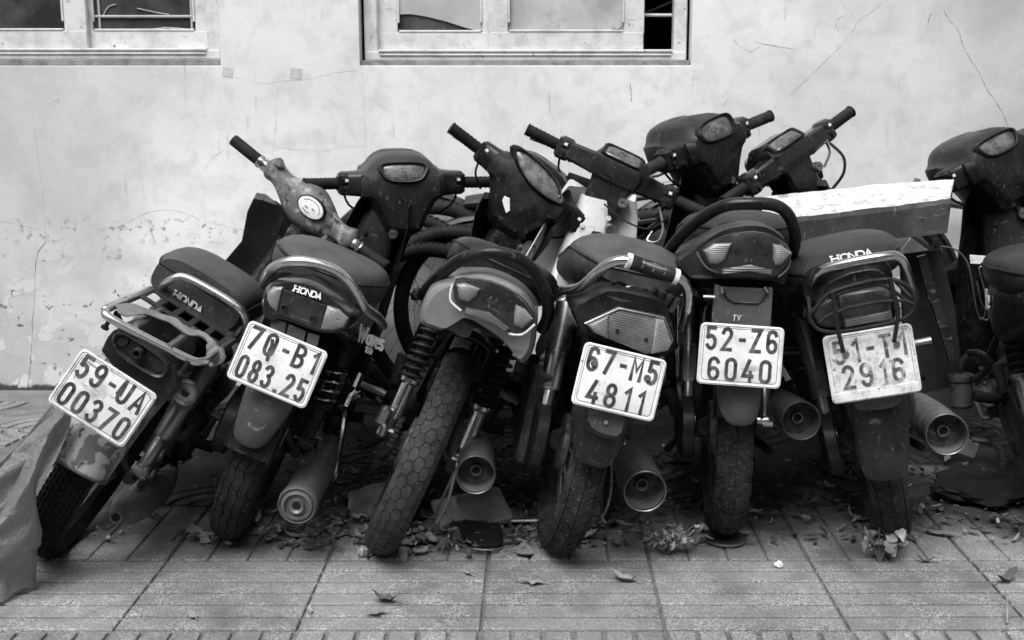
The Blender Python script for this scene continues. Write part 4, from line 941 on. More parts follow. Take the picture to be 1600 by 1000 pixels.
S_ = catmull([Vector(p) for p in st], 5); rings = []
for i, p in enumerate(S_):
    w = .020+.005*math.sin(i*.5); t = (S_[min(i+1, len(S_)-1)]-S_[max(i-1, 0)]).normalized(); n_ = Vector((0, 0, 1)).cross(t).normalized()
    rings.append([p+n_*w*s+Vector((0, 0, .004*math.sin(i*.8+s*3))) for s in (-1, -.4, .3, 1)]+[p+n_*w*s+Vector((0, 0, -.003+.004*math.sin(i*.8+s*3))) for s in (1, .3, -.4, -1)])
g.loft(rings); g.tube([(.135, -.235, rz+.012), (.150, -.25, rz-.004), (.14, -.262, rz-.016), (.122, -.255, rz-.006), (.128, -.24, rz+.01)], .009, 8, smooth=4, flat=.6); g.done('rubber_strap', 'cloth', rk)
for x in (-.085, .105):
    g = G(); g.lathe([(.005, 0), (.005, -.03), (.009, -.03), (.009, -.036)], (x, ry0+.03, rz-.008), (0, 0, 1), 8); g.tube([(x, ry0+.06, rz-.01), (x*.9, -.25, .69), (x*.8, -.16, .66)], .007, 8); g.done('rack_bracket', 'iron', rk)
IC = [(0.128,-0.3,0.66)][0]
g = G(); g.tube([(.05, -.31, .668), (IC[0]-.02, -.30, IC[2])], .008, 10); g.lathe([(.006, -.0), (.010, -.016), (.022, -.014), (.028, -.020), (.030, -.016), (.028, .0), (.018, .02), (.008, .03)], IC, (0, 1, .1), 24); g.done('indicator', 'steel', b1)
shock(b1, .10, 'cover', mat_='steel'); shock(b1, -.10, 'cover', mat_='steel')
muffler(b1, (.125, -.17, .245), (.150, .24, .225), .047, 'cigar', 'muffler_pale')
side_panels(b1, 'plastic', [(.52, 0, .60, .10, .10, 3), (.40, 0, .62, .16, .18, 3), (.22, 0, .65, .19, .18, 3), (.02, 0, .67, .18, .12, 3), (-.12, 0, .68, .15, .06, 3)])
leg_shield(b1, 'fender_grey', top=.90, wing=.78, column=False, horns=.06)
handlebar_stripped(b1, BARS[1])
cable(b1, [(.12, -.02, .30), (.13, -.1, .22), (.12, -.16, .20), (.10, -.18, .205)], .003, 'steel')
g = G(); g.box((.115, .03, .315), (.016, .12, .02), bev=.004); g.box((.118, -.045, .285), (.02, .06, .026), bev=.006); g.done('chain_adjuster', 'steel', b1)

# --- 2: dark bike, wide tail lamp
b2 = base_bike(2, 'motorbike', 'dark motorbike with chrome grab rail, wide tail lamp and plate 70-B1 083.25', tread='zig', steer=16, tyre_m='rubber_dusty')
fender(b2, -30, 80, w=.06)
lamp2 = [(-0.094,0.708),(-0.084,0.747),(-0.05,0.771),(-0.006,0.784),(0.054,0.774),(0.097,0.76),(0.115,0.749),(0.115,0.72),(0.098,0.7),(0.058,0.683),(-0.041,0.681),(-0.05,0.666),(-0.073,0.669)]
side_panels(b2, 'gloss_dark', [(.55, 0, .60, .10, .10, 3), (.44, 0, .60, .18, .22, 3), (.28, 0, .62, .25, .24, 3.2), (.10, 0, .65, .275, .21, 3.2), (-.08, 0, .69, .265, .16, 3), (-.22, 0, .715, .23, .12, 3), (-.28, 0, .725, .21, .10, 3)])
tc = outline_loft(b2, 'tail_cover', 'gloss_dark', lamp2, [(-.06, 1.2, 1.05, 0, .0), (-.22, 1.13, 1.05, 0, 0), (-.31, 1.07, 1.04, 0, 0), (-.345, 1.02, 1.02, 0, 0), (-.36, .95, .94, 0, 0)], 2)
tl = panel(b2, 'tail_light', 'lens_red', [(-0.052,0.75),(0.05,0.752),(0.058,0.693),(-0.043,0.692)], -.372, .03, .004, .003, 0)
for p in [(-0.034,0.713),(0.034,0.715)]:
    g = G(); g.lathe([(.004, -.004), (.0045, -.010), (.0075, -.010), (.009, -.002)], (p[0], -.37, p[1]), (0, 1, 0), 12); g.done('screw', 'iron', tl)
for o in ([(-0.083,0.73),(-0.075,0.746),(-0.054,0.754),(-0.045,0.694),(-0.064,0.7),(-0.078,0.713)], [(0.052,0.753),(0.079,0.755),(0.106,0.744),(0.104,0.721),(0.083,0.704),(0.057,0.696)]):
    panel(b2, 'indicator_lens', 'lens_pale', o, -.371, .03, .004, .003, 0)
g = G(); q0, q1 = [(-0.03,0.754),(0.036,0.76)]; d = Vector((q1[0]-q0[0], 0, q1[1]-q0[1])); text(g, 'HONDA', (q0[0], -.3655, q0[1]), d, (0, .30, 1), .0125, d.length/(.0125*text_width('HONDA', 1, .2)), .2, .24, .004)
g.done('lettering', 'white_mark', b2)
seat(b2, SEAT_A, 'vinyl_pale')
rail(b2, [(-0.121,-0.2,0.702),(-0.113,-0.26,0.736),(-0.097,-0.31,0.774),(-0.067,-0.33,0.805),(-0.024,-0.33,0.822),(0.029,-0.32,0.825),(0.063,-0.31,0.813),(0.099,-0.29,0.785),(0.125,-0.27,0.76),(0.159,-0.21,0.736),(0.175,-0.16,0.711)], .0125, 'chrome_satin')
plate(b2, (0, -.395, .590), .5, '7Q-B1', '083.25', 'plate_white', 'ink', back=10)
for o in ([(425,500),(447,505),(440,540),(420,532)], [(450,508),(478,520),(470,550),(443,540)], [(482,522),(500,528),(492,560),(474,550)]):
    pass
for o in ([(-0.055,0.674),(-0.02,0.676),(-0.01,0.617),(-0.044,0.617)], [(-0.015,0.676),(0.028,0.675),(0.035,0.62),(-0.006,0.619)], [(0.033,0.675),(0.06,0.677),(0.068,0.626),(0.04,0.625)]):
    panel(b2, 'plate_bracket', 'fender_grey', o, -.352, .004, 0, .001, 0)
panel(b2, 'mud_flap', 'fender_grey', [(-0.056,0.524),(0.068,0.536),(0.06,0.483),(0.049,0.427),(0.037,0.388),(0.022,0.364),(-0.015,0.36),(-0.042,0.37),(-0.049,0.404),(-0.054,0.459)], -.35, .006, .012, .002, 2, dy=lambda x, z: 6*x*x+.12*max(0, .45-z))
shock(b2, .10, 'half'); shock(b2, -.10, 'half')
muffler(b2, (.153, -.29, .252), (.150, .20, .270), .047, 'ring', 'muffler_pale')
leg_shield(b2, 'plastic', top=.88, wing=.85, inner='plastic_dusty')
handlebar_wave(b2, BARS[2], 'plastic_dusty', cfg=dict(m_grip='rubber'))
g = G(); q = [(0.106,0.661)][0]
d0, d1 = (Vector(p) for p in [(0.119,-0.215,0.672),(0.177,-0.165,0.657)]); dx = (d1-d0).normalized(); d0 = d0+dx.cross(Vector((-.12, 0, 1))).normalized()*.022
text(g, 'Waves', d0, dx, (-.12, 0, 1), .036, .78, .10, .17, .004); text(g, '100', d0+dx*.03+Vector((.003, 0, -.020)), dx, (-.12, 0, 1), .013, 1, .2, .2, .003)
g.done('decal', 'white_mark', b2)
g = G(); g.tube([(.11, .01, .285), (.135, -.02, .29)], .014, 10); g.box((.118, .05, .31), (.03, .05, .03)); g.box((.115, -.05, .28), (.012, .07, .03), bev=.004); g.tube([(.12, -.06, .27), (.125, -.075, .20), (.122, -.07, .18)], .004, 6); g.tube([(.122, -.07, .18), (.116, -.075, .155)], .004, 6); g.tube([(.122, -.07, .18), (.132, -.075, .155)], .004, 6); g.done('axle_bracket', 'steel', b2)
g = G(); g.tube([(.13, .22, .36), (.17, .20, .42), (.18, .19, .43)], .012, 10); g.tube([(.13, .2, .38), (.16, .14, .36), (.19, .10, .24), (.195, .11, .20)], .009, 8, smooth=4); g.tube([(.15, .23, .47), (.15, .18, .38)], [.013, .017], 10); g.done('pedal', 'chrome', b2)

# --- 3: silver tail, no plate
b3 = base_bike(3, 'motorbike', 'motorbike with silver tail and bare hexagon tread rear tyre, missing its plate and mudguard', tread='hex', steer=-6, case=False, chain=True, tyre_m='tread_pale', tw=.044)
body3 = [(-0.135,0.644),(-0.144,0.681),(-0.139,0.726),(-0.1,0.771),(-0.049,0.807),(0.003,0.814),(0.054,0.807),(0.091,0.783),(0.109,0.755),(0.13,0.695),(0.122,0.65),(0.074,0.681),(0.045,0.691),(-0.045,0.706),(-0.069,0.668),(-0.082,0.649),(-0.109,0.647)]
outline_loft(b3, 'tail_cover', 'paint_silver', body3, [(.30, .80, 1.0, 0, -.03), (.05, .98, 1.05, 0, -.015), (-.15, 1.02, 1.03, 0, 0), (-.29, 1.0, 1.0, 0, 0), (-.335, .96, .96, 0, .002), (-.35, .88, .86, 0, .006)], 2)
tl = panel(b3, 'tail_light', 'lens_red', [(-0.099,0.769),(-0.083,0.783),(-0.036,0.804),(0.014,0.807),(0.049,0.801),(0.089,0.779),(0.098,0.765),(0.086,0.734),(0.059,0.717),(0.009,0.719),(-0.051,0.723),(-0.079,0.731)], -.368, .05, .006, .004, 1)
for o in ([(-0.091,0.771),(-0.076,0.78),(-0.039,0.783),(-0.04,0.764),(-0.051,0.745),(-0.072,0.744)], [(0.044,0.783),(0.066,0.782),(0.091,0.77),(0.078,0.742),(0.059,0.741),(0.049,0.763)]):
    panel(b3, 'indicator_lens', 'lens_pale', o, -.380, .02, .005, .003, 0)
for p in [(-0.025,0.768),(0.032,0.768)]:
    g = G(); g.lathe([(.0, -.0), (.0055, -.0), (.0055, .01)], (p[0], -.3765, p[1]), (0, 1, 0), 14); g.done('screw_hole', 'black_hole', tl)
panel(b3, 'reflector_lip', 'lens_mid', [(-0.051,0.733),(-0.002,0.745),(0.053,0.731),(0.048,0.721),(0.007,0.724),(-0.049,0.722)], -.384, .02, .003, .002, 0)
for pts in ([(-0.098,-0.372,0.766),(-0.094,-0.372,0.746),(-0.085,-0.372,0.73),(-0.058,-0.372,0.721)], [(0.056,-0.372,0.717),(0.084,-0.372,0.728),(0.1,-0.372,0.76)]):
    g = G(); g.tube(pts, .0026, 8, smooth=4); g.done('trim_strip', 'white_mark', b3)
seat(b3, [(.66, 0, .635, .10, .05, 2.4), (.58, 0, .665, .17, .08, 2.6), (.42, 0, .69, .23, .10, 2.8), (.22, 0, .73, .26, .11, 3), (.04, 0, .77, .28, .11, 3), (-.10, 0, .80, .27, .10, 3), (-.18, 0, .815, .22, .08, 2.8), (-.22, 0, .82, .14, .05, 2.4)], 'plastic')
rail(b3, [(-0.153,-0.08,0.662),(-0.144,-0.15,0.702),(-0.125,-0.26,0.769),(-0.095,-0.31,0.822),(-0.046,-0.33,0.86),(0.01,-0.32,0.87),(0.062,-0.3,0.851),(0.105,-0.28,0.812),(0.129,-0.24,0.767),(0.133,-0.2,0.726)], .0145, 'plastic')
panel(b3, 'torn_fender', 'fender_grey', [(-0.08,0.688),(-0.054,0.707),(-0.013,0.696),(-0.015,0.676),(-0.016,0.657),(-0.039,0.651),(-0.051,0.657),(-0.069,0.655),(-0.08,0.666)], -.30, .006, .004, .001, 1)
g = G(); g.tube([(-0.049,-0.31,0.697),(0.013,-0.31,0.691),(0.076,-0.31,0.688)], .006, 8); g.tube([(0.023,-0.3,0.703),(0.054,-0.3,0.702)], .008, 8); g.done('plate_bracket', 'iron', b3)
fender(b3, -35, 8, w=.055)
shock(b3, .10, 'spring', lo=(0, .29), hi=(.08, .62)); shock(b3, -.10, 'spring', lo=(0, .29), hi=(.08, .60))
muffler(b3, (.138, -.18, .335), (.135, .22, .31), .046, 'open', 'rusty')
leg_shield(b3, 'plastic', top=.85, horns=.05, wing=.85)
h3 = handlebar_wave(b3, BARS[3], 'plastic', body=1.08, kind='almond', cfg=dict())
M3 = bar_matrix(BARS[3])
g = G(); c = HB+Vector((-.028, -.084, -.085)); g.panel([(c.x-.02, c.z+.022), (c.x-.002, c.z+.026), (c.x+.02, c.z-.004), (c.x+.016, c.z-.018), (c.x-.004, c.z-.004), (c.x-.018, c.z+.008)], c.y-.006, .01, 0, .001, 0); g.done('sticker', 'white_mark', h3, M=M3)
g = G(); g.lathe([(.008, -.004), (.008, -.01), (.017, -.01), (.02, 0), (.02, .03)], (.075, .79, .765), (0, 1, .1), 20); g.box((.075, .785, .752), (.034, .012, .05), bev=.010); g.done('ignition_lock', 'steel', b3)
g = G(); g.box((-.105, -.0, .30), (.02, .10, .035), bev=.006); g.box((-.120, -.02, .33), (.03, .03, .05), bev=.006); g.done('chain_adjuster', 'steel', b3)
g = G(); g.tube([(.10, -.01, .28), (.115, -.05, .20), (.11, -.06, .14)], .005, 8); g.tube([(.10, -.02, .27), (.105, .02, .12)], .004, 6); g.done('axle_bracket', 'steel', b3)

# --- 4: white leg shield, square tail lamp
b4 = base_bike(4, 'motorbike', 'motorbike with white body, boxy handlebar and six-sided tail lamp, plate 67-M5 4811', tread='block', steer=-12, tyre_m='tread_grey', front_fender='paint_white')
fender(b4, -30, 75, w=.06)
side_panels(b4, 'paint_white', [(.60, 0, .58, .10, .16, 3), (.46, 0, .58, .20, .26, 3), (.30, 0, .60, .24, .24, 3.2), (.12, 0, .63, .21, .18, 3.2), (-.04, 0, .65, .16, .12, 3), (-.12, 0, .66, .1, .06, 3)])
outline_loft(b4, 'tail_cover', 'plastic', [(-0.139,0.669),(-0.095,0.708),(-0.064,0.73),(0.053,0.732),(0.081,0.695),(0.104,0.648),(0.097,0.611),(0.047,0.594),(-0.086,0.615),(-0.111,0.627)], [(-.02, .95, .8, 0, .0), (-.18, 1.03, 1, 0, 0), (-.32, 1.02, 1.02, 0, 0), (-.345, .98, .97, 0, 0)], 1)
tl = panel(b4, 'tail_light', 'lens_mid', [(-0.104,0.644),(-0.041,0.695),(0.061,0.697),(0.093,0.65),(0.087,0.627),(0.042,0.608),(-0.085,0.63)], -.368, .04, .008, .005, 0)
for o in ([(-0.1,0.645),(-0.061,0.677),(-0.05,0.625),(-0.082,0.632)], [(0.04,0.692),(0.059,0.693),(0.088,0.649),(0.084,0.629),(0.051,0.614)]):
    panel(b4, 'indicator_lens', 'lens_pale', o, -.379, .02, .004, .003, 0)
g = G(); o = [(-0.106,0.646),(-0.042,0.695),(0.06,0.697),(0.09,0.652)]; g.tube([(p[0], -.371, p[1]) for p in o], .0022, 6); g.done('trim_strip', 'steel', tl)
for p in [(-0.034,0.647),(0.032,0.642)]:
    g = G(); g.lathe([(0, 0), (.0045, 0), (.0045, .012)], (p[0], -.3785, p[1]), (0, 1, 0), 12); g.done('screw_hole', 'black_hole', tl)
seat(b4, [(.64, 0, .62, .10, .05, 2.4), (.56, 0, .645, .18, .08, 2.6), (.40, 0, .67, .24, .10, 2.8), (.20, 0, .70, .26, .13, 3), (.02, 0, .735, .28, .155, 2.6), (-.10, 0, .75, .285, .15, 2.5), (-.18, 0, .755, .25, .11, 2.4), (-.225, 0, .755, .17, .06, 2.2)], 'vinyl_pale')
R4 = [(-0.158,-0.12,0.649),(-0.153,-0.2,0.68),(-0.123,-0.27,0.707),(-0.099,-0.31,0.753),(-0.08,-0.33,0.781),(-0.047,-0.34,0.797),(0.013,-0.34,0.794),(0.074,-0.33,0.785),(0.104,-0.31,0.763),(0.124,-0.27,0.713),(0.14,-0.2,0.659)]
rl = rail(b4, R4, .0115, 'chrome')
g = G(); A4, B4 = Vector(R4[5]), Vector(R4[7])
for i in range(4): cyl(g, A4+(B4-A4)*(.08+.21*i), A4+(B4-A4)*(.28+.21*i), [(0, .014), (.05, .0165), (.95, .0165), (1, .014)], 14)
g.done('rail_rubber', 'rubber_dusty', rl)
for f in (0., .92):
    g = G(); cyl(g, A4+(B4-A4)*f, A4+(B4-A4)*(f+.08), [(0, .0165), (.05, .018), (.95, .018), (1, .0165)], 14); g.done('rail_band', 'white_mark', rl)
for k in range(5): cable(b4, [(-.06+.03*k, -.24, .70), (-.05+.03*k, -.27, .735-.005*k), (-.02+.025*k, -.25, .73), (.0+.025*k, -.20, .69)], .004, 'steel' if k % 2 else 'rubber')
g = G()
for k in range(4): g.lathe([(.0, 0), (.007, 0), (.007, .035), (0, .035)], (.035+.018*k, -.27, .712-.004*k), (.3, -.2, 1), 10)
g.done('relay', 'cast', b4)
plate(b4, [(-0.005,-0.39,0.541)][0], .8, '67-M5', '4811', 'plate_white', 'ink', back=10, bolts=((-.062, .026), (.058, .022)), bolt_m='ink', h=.138, w=.186)
panel(b4, 'mud_flap', 'plastic_dusty', [(-0.074,0.485),(0.05,0.469),(0.051,0.409),(0.046,0.359),(0.029,0.331),(-0.002,0.327),(-0.039,0.333),(-0.054,0.347),(-0.075,0.433)], -.35, .006, .012, .002, 1, dy=lambda x, z: 6*x*x+.10*max(0, .45-z))
panel(b4, 'plate_bracket', 'fender_grey', [(-0.057,0.484),(0.031,0.47),(0.033,0.417),(-0.007,0.414),(-0.046,0.427)], -.375, .006, .0, .002, 1)
panel(b4, 'bracket_slot', 'black_hole', [(-0.048,0.429),(-0.012,0.419),(0.03,0.418),(0.026,0.41),(-0.012,0.407),(-0.04,0.416)], -.374, .004, 0, .001, 0)
g = G(); q = [(-0.009,0.444)][0]; g.lathe([(0, -.004), (.005, -.004), (.007, .003)], (q[0], -.377, q[1]), (0, 1, 0), 12); g.done('bolt', 'chrome', b4)
shock(b4, .10, 'cover'); shock(b4, -.10, 'cover')
muffler(b4, (.150, -.22, .262), (.135, .22, .28), .050, 'open', 'rusty')
leg_shield(b4, 'paint_white', top=.86, wing=1.25, inner='paint_white')
for o in ([(-0.102,0.372),(-0.112,0.398),(-0.104,0.445),(-0.079,0.482),(-0.069,0.472),(-0.073,0.427),(-0.086,0.383)], [(-0.07,0.538),(-0.059,0.556),(-0.048,0.543),(-0.057,0.518)]):
    panel(b4, 'vent', 'black_hole', o, .50, .02, 0, .002, 1)
h4 = handlebar_boxy(b4, BARS[4], cfg=dict(m_grip='rubber', switch='plastic_dusty', sweep=.02))
cable(b4, [(.02, .80, .83), (.08, .76, .80), (.16, .74, .79), (.21, .76, .83)], .003)
cable(b4, [(.19, .80, .86), (.21, .76, .80), (.20, .74, .76), (.17, .75, .755), (.18, .76, .785)], .004, 'steel', 'key_ring')
g = G(); q = chaikin([(.05, .36), (.02, .40), (.0, .44), (.12, .43), (.3, .40), (.42, .36), (.46, .30), (.36, .22), (.1, .18), (-.02, .20)], 2)
g.loft([[Vector((-.128+dx, p[0]*k+.2*(1-k), .3+(p[1]-.3)*k)) for p in q] for dx, k in ((.03, .97), (.025, 1), (-.005, 1), (-.014, .94))]); g.done('side_cover', 'rusty', b4)
cable(b4, [(.09, -.02, .27), (.10, -.07, .20), (.098, -.08, .15), (.092, -.085, .135), (.104, -.085, .12)], .0035, 'steel')

# --- 5: upright, plain dark tail
b5 = base_bike(5, 'motorbike', 'upright dark motorbike with bare tail lamp bracket and plate 52-Z6 6040', tread='big', steer=48, tyre_m='tread_grey')
fender(b5, -30, 70, w=.058)
body5 = [(-0.164,0.763),(-0.135,0.784),(-0.106,0.81),(-0.062,0.84),(0.001,0.852),(0.045,0.847),(0.081,0.823),(0.098,0.79),(0.099,0.749),(0.086,0.706),(0.064,0.72),(-0.064,0.724),(-0.09,0.72),(-0.131,0.72),(-0.154,0.742)]
outline_loft(b5, 'tail_cover', 'plastic_dusty', body5, [(.30, .9, 1.5, .01, -.10), (.05, 1.05, 1.3, 0, -.05), (-.15, 1.04, 1.1, 0, -.015), (-.30, 1.0, 1.0, 0, 0), (-.345, .96, .95, 0, .002)], 2)
tl = panel(b5, 'tail_light', 'lens_red', [(-0.113,0.789),(-0.092,0.811),(-0.048,0.831),(-0.001,0.839),(0.036,0.835),(0.072,0.818),(0.094,0.792),(0.088,0.767),(0.067,0.741),(0.048,0.733),(-0.06,0.734),(-0.096,0.759)], -.372, .05, .007, .004, 1)
for o in ([(-0.106,0.795),(-0.083,0.811),(-0.043,0.813),(-0.057,0.775),(-0.072,0.765),(-0.091,0.766)], [(0.047,0.813),(0.067,0.809),(0.091,0.793),(0.069,0.766),(0.055,0.764),(0.049,0.777)]):
    panel(b5, 'indicator_lens', 'lens_pale', o, -.386, .02, .005, .003, 0)
for p in [(-0.032,0.796),(0.031,0.794)]:
    g = G(); g.lathe([(.0, -.0), (.006, 0), (.006, .012)], (p[0], -.382, p[1]), (0, 1, 0), 14); g.done('screw_hole', 'black_hole', tl)
panel(b5, 'reflector_lip', 'lens_mid', [(-0.063,0.755),(-0.001,0.766),(0.048,0.754),(0.047,0.744),(-0.0,0.751),(-0.063,0.743)], -.388, .02, .003, .002, 0)
for pts in ([(-0.119,-0.37,0.789),(-0.108,-0.37,0.769),(-0.093,-0.37,0.753),(-0.07,-0.37,0.744)], [(0.09,-0.37,0.775),(0.084,-0.37,0.754),(0.065,-0.37,0.736)]):
    g = G(); g.tube(pts, .0028, 8, smooth=4); g.done('trim_strip', 'fender_grey', b5)
seat(b5, [(.66, 0, .65, .10, .05, 2.4), (.58, 0, .68, .17, .08, 2.6), (.42, 0, .71, .23, .10, 2.8), (.22, 0, .75, .26, .12, 3), (.04, 0, .785, .27, .12, 3), (-.10, 0, .805, .26, .11, 3), (-.18, 0, .815, .22, .08, 2.8), (-.22, 0, .82, .14, .05, 2.4)], 'vinyl')
rail(b5, [(-0.176,-0.14,0.743),(-0.168,-0.19,0.773),(-0.145,-0.25,0.815),(-0.104,-0.3,0.86),(-0.057,-0.33,0.891),(-0.001,-0.34,0.898),(0.055,-0.33,0.894),(0.089,-0.31,0.871),(0.11,-0.28,0.831),(0.118,-0.24,0.793),(0.119,-0.2,0.765)], .0145, 'plastic')
panel(b5, 'plate_bracket', 'fender_grey', [(-0.075,0.714),(-0.056,0.709),(0.057,0.706),(0.055,0.593),(-0.078,0.595),(-0.079,0.65)], -.352, .006, 0, .002, 0)
g = G(); o = [(p[0], -.355, p[1]) for p in [(-0.056,0.706),(-0.047,0.683),(-0.032,0.675),(0.023,0.673),(0.034,0.682),(0.045,0.702)]]; g.tube(o, .0022, 6); g.done('bracket_fold', 'plastic', b5)
g = G(); q = [(-0.032,0.632)][0]; text(g, 'TV', (q[0], -.3545, q[1]), (1, 0, .02), (.15, 0, 1), .012, 1.1, .3, .16, .0008); g.done('chalk_mark', 'white_mark', b5)
bp5 = [(-0.06,0.711),(-0.058,0.696),(0.037,0.713),(0.045,0.7),(-0.101,0.688),(-0.075,0.687)]
for k in (0, 2, 4):
    g = G(); g.tube([(bp5[k][0], -.362, bp5[k][1]), (bp5[k+1][0], -.362, bp5[k+1][1])], .0042, 8); g.done('bolt', 'chrome', b5)
plate(b5, [(-0.014,-0.38,0.556)][0], 3, '52-Z6', '6040', 'plate_white', 'ink', back=8)
panel(b5, 'mud_flap', 'fender_grey', [(-0.064,0.496),(0.045,0.489),(0.042,0.422),(0.037,0.397),(0.017,0.378),(-0.028,0.38),(-0.046,0.401),(-0.056,0.435)], -.34, .006, .010, .002, 2, dy=lambda x, z: 5*x*x)
shock(b5, .10, 'cover'); shock(b5, -.10, 'cover')
muffler(b5, (.165, -.18, .352), (.14, .26, .30), .047, 'open', 'rusty')
leg_shield(b5, 'plastic', top=.86)
handlebar_wave(b5, BARS[5], 'plastic', body=1.0, kind='trap', cfg=dict(m_grip='rubber_dusty'))

# --- 6: caged tail lamp
b6 = base_bike(6, 'motorbike', 'motorbike leaning left with wire cage over tail lamp and faded plate 51-T1 2916', tread='block', steer=42, tyre_m='rubber_dusty')
fender(b6, -30, 75, w=.062)
side_panels(b6, 'plastic')
outline_loft(b6, 'tail_cover', 'gloss_dark', [(-0.066,0.748),(-0.006,0.77),(0.066,0.767),(0.086,0.745),(0.086,0.7),(0.105,0.66),(0.065,0.63),(-0.036,0.64),(-0.091,0.661),(-0.1,0.692)], [(-.02, .95, .9, 0, .0), (-.18, 1.02, 1, 0, 0), (-.32, 1.0, 1.0, 0, 0), (-.345, .95, .94, 0, 0)], 1)
tl = panel(b6, 'tail_light', 'lens_red', [(-0.031,0.728),(0.081,0.724),(0.075,0.646),(-0.032,0.649)], -.372, .04, .007, .004, 0)
for o in ([(-0.035,0.728),(-0.036,0.653),(-0.081,0.669),(-0.092,0.69),(-0.072,0.717)], [(0.081,0.705),(0.098,0.667),(0.078,0.647)]):
    panel(b6, 'indicator_lens', 'lens_red', o, -.366, .03, .005, .003, 0)
panel(b6, 'reflector', 'lens_mid', [(-0.028,0.673),(0.073,0.67),(0.072,0.652),(-0.03,0.656)], -.383, .01, .001, .001, 0)
seat(b6, [(.66, 0, .635, .10, .05, 2.4), (.58, 0, .665, .17, .08, 2.6), (.42, 0, .69, .24, .10, 2.8), (.22, 0, .72, .27, .12, 3), (.04, 0, .745, .30, .13, 3), (-.12, 0, .760, .30, .12, 3), (-.22, 0, .765, .27, .09, 2.8), (-.265, 0, .765, .19, .05, 2.4)], 'vinyl')
g = G(); q0, q1 = [(-0.023,0.784),(0.082,0.781)]; d = Vector((q1[0]-q0[0], 0, q1[1]-q0[1])); text(g, 'HONDA', (q0[0], -.284, q0[1]+.004), d, (0, .45, 1), .014, d.length*.95/(.014*text_width('HONDA', 1, .2)), .2, .22, .006); g.done('lettering', 'white_mark', b6)
rail(b6, [(-0.101,-0.16,0.663),(-0.091,-0.22,0.704),(-0.079,-0.29,0.752),(-0.054,-0.33,0.783),(0.006,-0.35,0.791),(0.078,-0.35,0.788),(0.115,-0.33,0.778),(0.131,-0.3,0.746),(0.144,-0.24,0.688),(0.15,-0.2,0.654)], .0115, 'chrome', flat=1.)
g = G()
g.tube([(-0.104,-0.42,0.704),(-0.083,-0.42,0.723),(-0.053,-0.42,0.745),(0.011,-0.42,0.752),(0.076,-0.42,0.748),(0.106,-0.42,0.731),(0.122,-0.42,0.706),(0.117,-0.42,0.672),(0.092,-0.42,0.656),(0.058,-0.42,0.652),(-0.042,-0.42,0.655),(-0.09,-0.42,0.67)], .0045, 8, closed=True, smooth=3)
g.tube([(-0.087,-0.423,0.686),(-0.05,-0.423,0.701),(0.022,-0.423,0.705),(0.091,-0.423,0.697),(0.117,-0.423,0.683)], .004, 8, smooth=3); g.tube([(-0.055,-0.416,0.736),(0.009,-0.416,0.742),(0.063,-0.416,0.737),(0.104,-0.416,0.694)], .004, 8, smooth=3)
for pts in ([(-0.046,-0.426,0.747),(-0.051,-0.426,0.658),(-0.049,-0.426,0.61)], [(0.08,-0.426,0.751),(0.083,-0.426,0.672),(0.061,-0.426,0.609)]): g.tube(pts, .0048, 8)
for p in [(-0.102,-0.42,0.706),(0.119,-0.42,0.692)]: g.tube([p, (p[0]*.9, -.28, p[2]+.02)], .004, 8)
g.done('lamp_guard', 'iron', b6)
plate(b6, [(0.008,-0.395,0.564)][0], 3.0, '51-T1', '2916', 'plate_aged', 'ink_worn', back=8, w=.196, h=.155, lip=True, bolts=((-.052, .030), (.06, .035)))
panel(b6, 'mud_flap', 'plastic_dusty', [(-0.052,0.485),(0.087,0.475),(0.067,0.375),(0.047,0.283),(0.026,0.266),(-0.044,0.275),(-0.058,0.295),(-0.058,0.386)], -.35, .006, .012, .002, 1, dy=lambda x, z: 5*x*x+.06*max(0, .45-z))
panel(b6, 'plate_bracket', 'fender_grey', [(-0.048,0.485),(0.061,0.483),(0.055,0.454),(0.028,0.445),(-0.042,0.455)], -.365, .006, 0, .002, 1)
shock(b6, .10, 'cover', mat_='steel'); shock(b6, -.10, 'cover', mat_='steel')
muffler(b6, (.160, -.22, .315), (.14, .24, .28), .049, 'open', 'rusty')
leg_shield(b6, 'plastic', top=.86)
handlebar_boxy(b6, BARS[6], 'gloss_dark', cfg=dict(m_grip='rubber', switch='gloss_dark', sweep=.01))
cable(b6, [(.13, .90, .98), (.16, .87, .93), (.15, .86, .88), (.11, .87, .84), (.08, .88, .82)], .005, 'plastic_dusty')
g = G(); g.tube([(.10, .0, .28), (.115, -.06, .36), (.11, -.10, .46)], .007, 8); g.box((.115, -.02, .32), (.02, .05, .10), bev=.006); g.done('torque_arm', 'steel', b6)

# --- 7: only its front and flank reach into the picture
b7 = base_bike(7, 'motorbike', 'dark motorbike cut by the right edge, wire hook hanging on its leg shield', tread='block', steer=40)
fender(b7, -30, 80, w=.06)
side_panels(b7, 'plastic', [(.55, 0, .60, .10, .10, 3), (.44, 0, .56, .20, .22, 3), (.28, 0, .575, .27, .24, 3.2), (.10, 0, .60, .29, .21, 3.2), (-.08, 0, .64, .275, .16, 3), (-.22, 0, .665, .23, .12, 3), (-.28, 0, .675, .21, .10, 3)])
seat(b7, [(.66, 0, .60, .12, .05, 2.4), (.58, 0, .635, .20, .09, 2.6), (.42, 0, .67, .25, .12, 2.8), (.22, 0, .695, .27, .13, 3), (.04, 0, .71, .285, .13, 3), (-.10, 0, .73, .285, .12, 3), (-.19, 0, .735, .24, .10, 2.8), (-.235, 0, .735, .16, .06, 2.4)], 'vinyl')
panel(b7, 'tail_light', 'lens_red', [(-.1, .70), (-.1, .76), (-.05, .79), (.05, .79), (.1, .76), (.1, .70), (.05, .67), (-.05, .67)], -.30, .05, .01)
shock(b7, .10, 'spring'); shock(b7, -.10, 'spring')
muffler(b7, (.150, -.22, .30), (.14, .24, .28), .047, 'open', 'rusty')
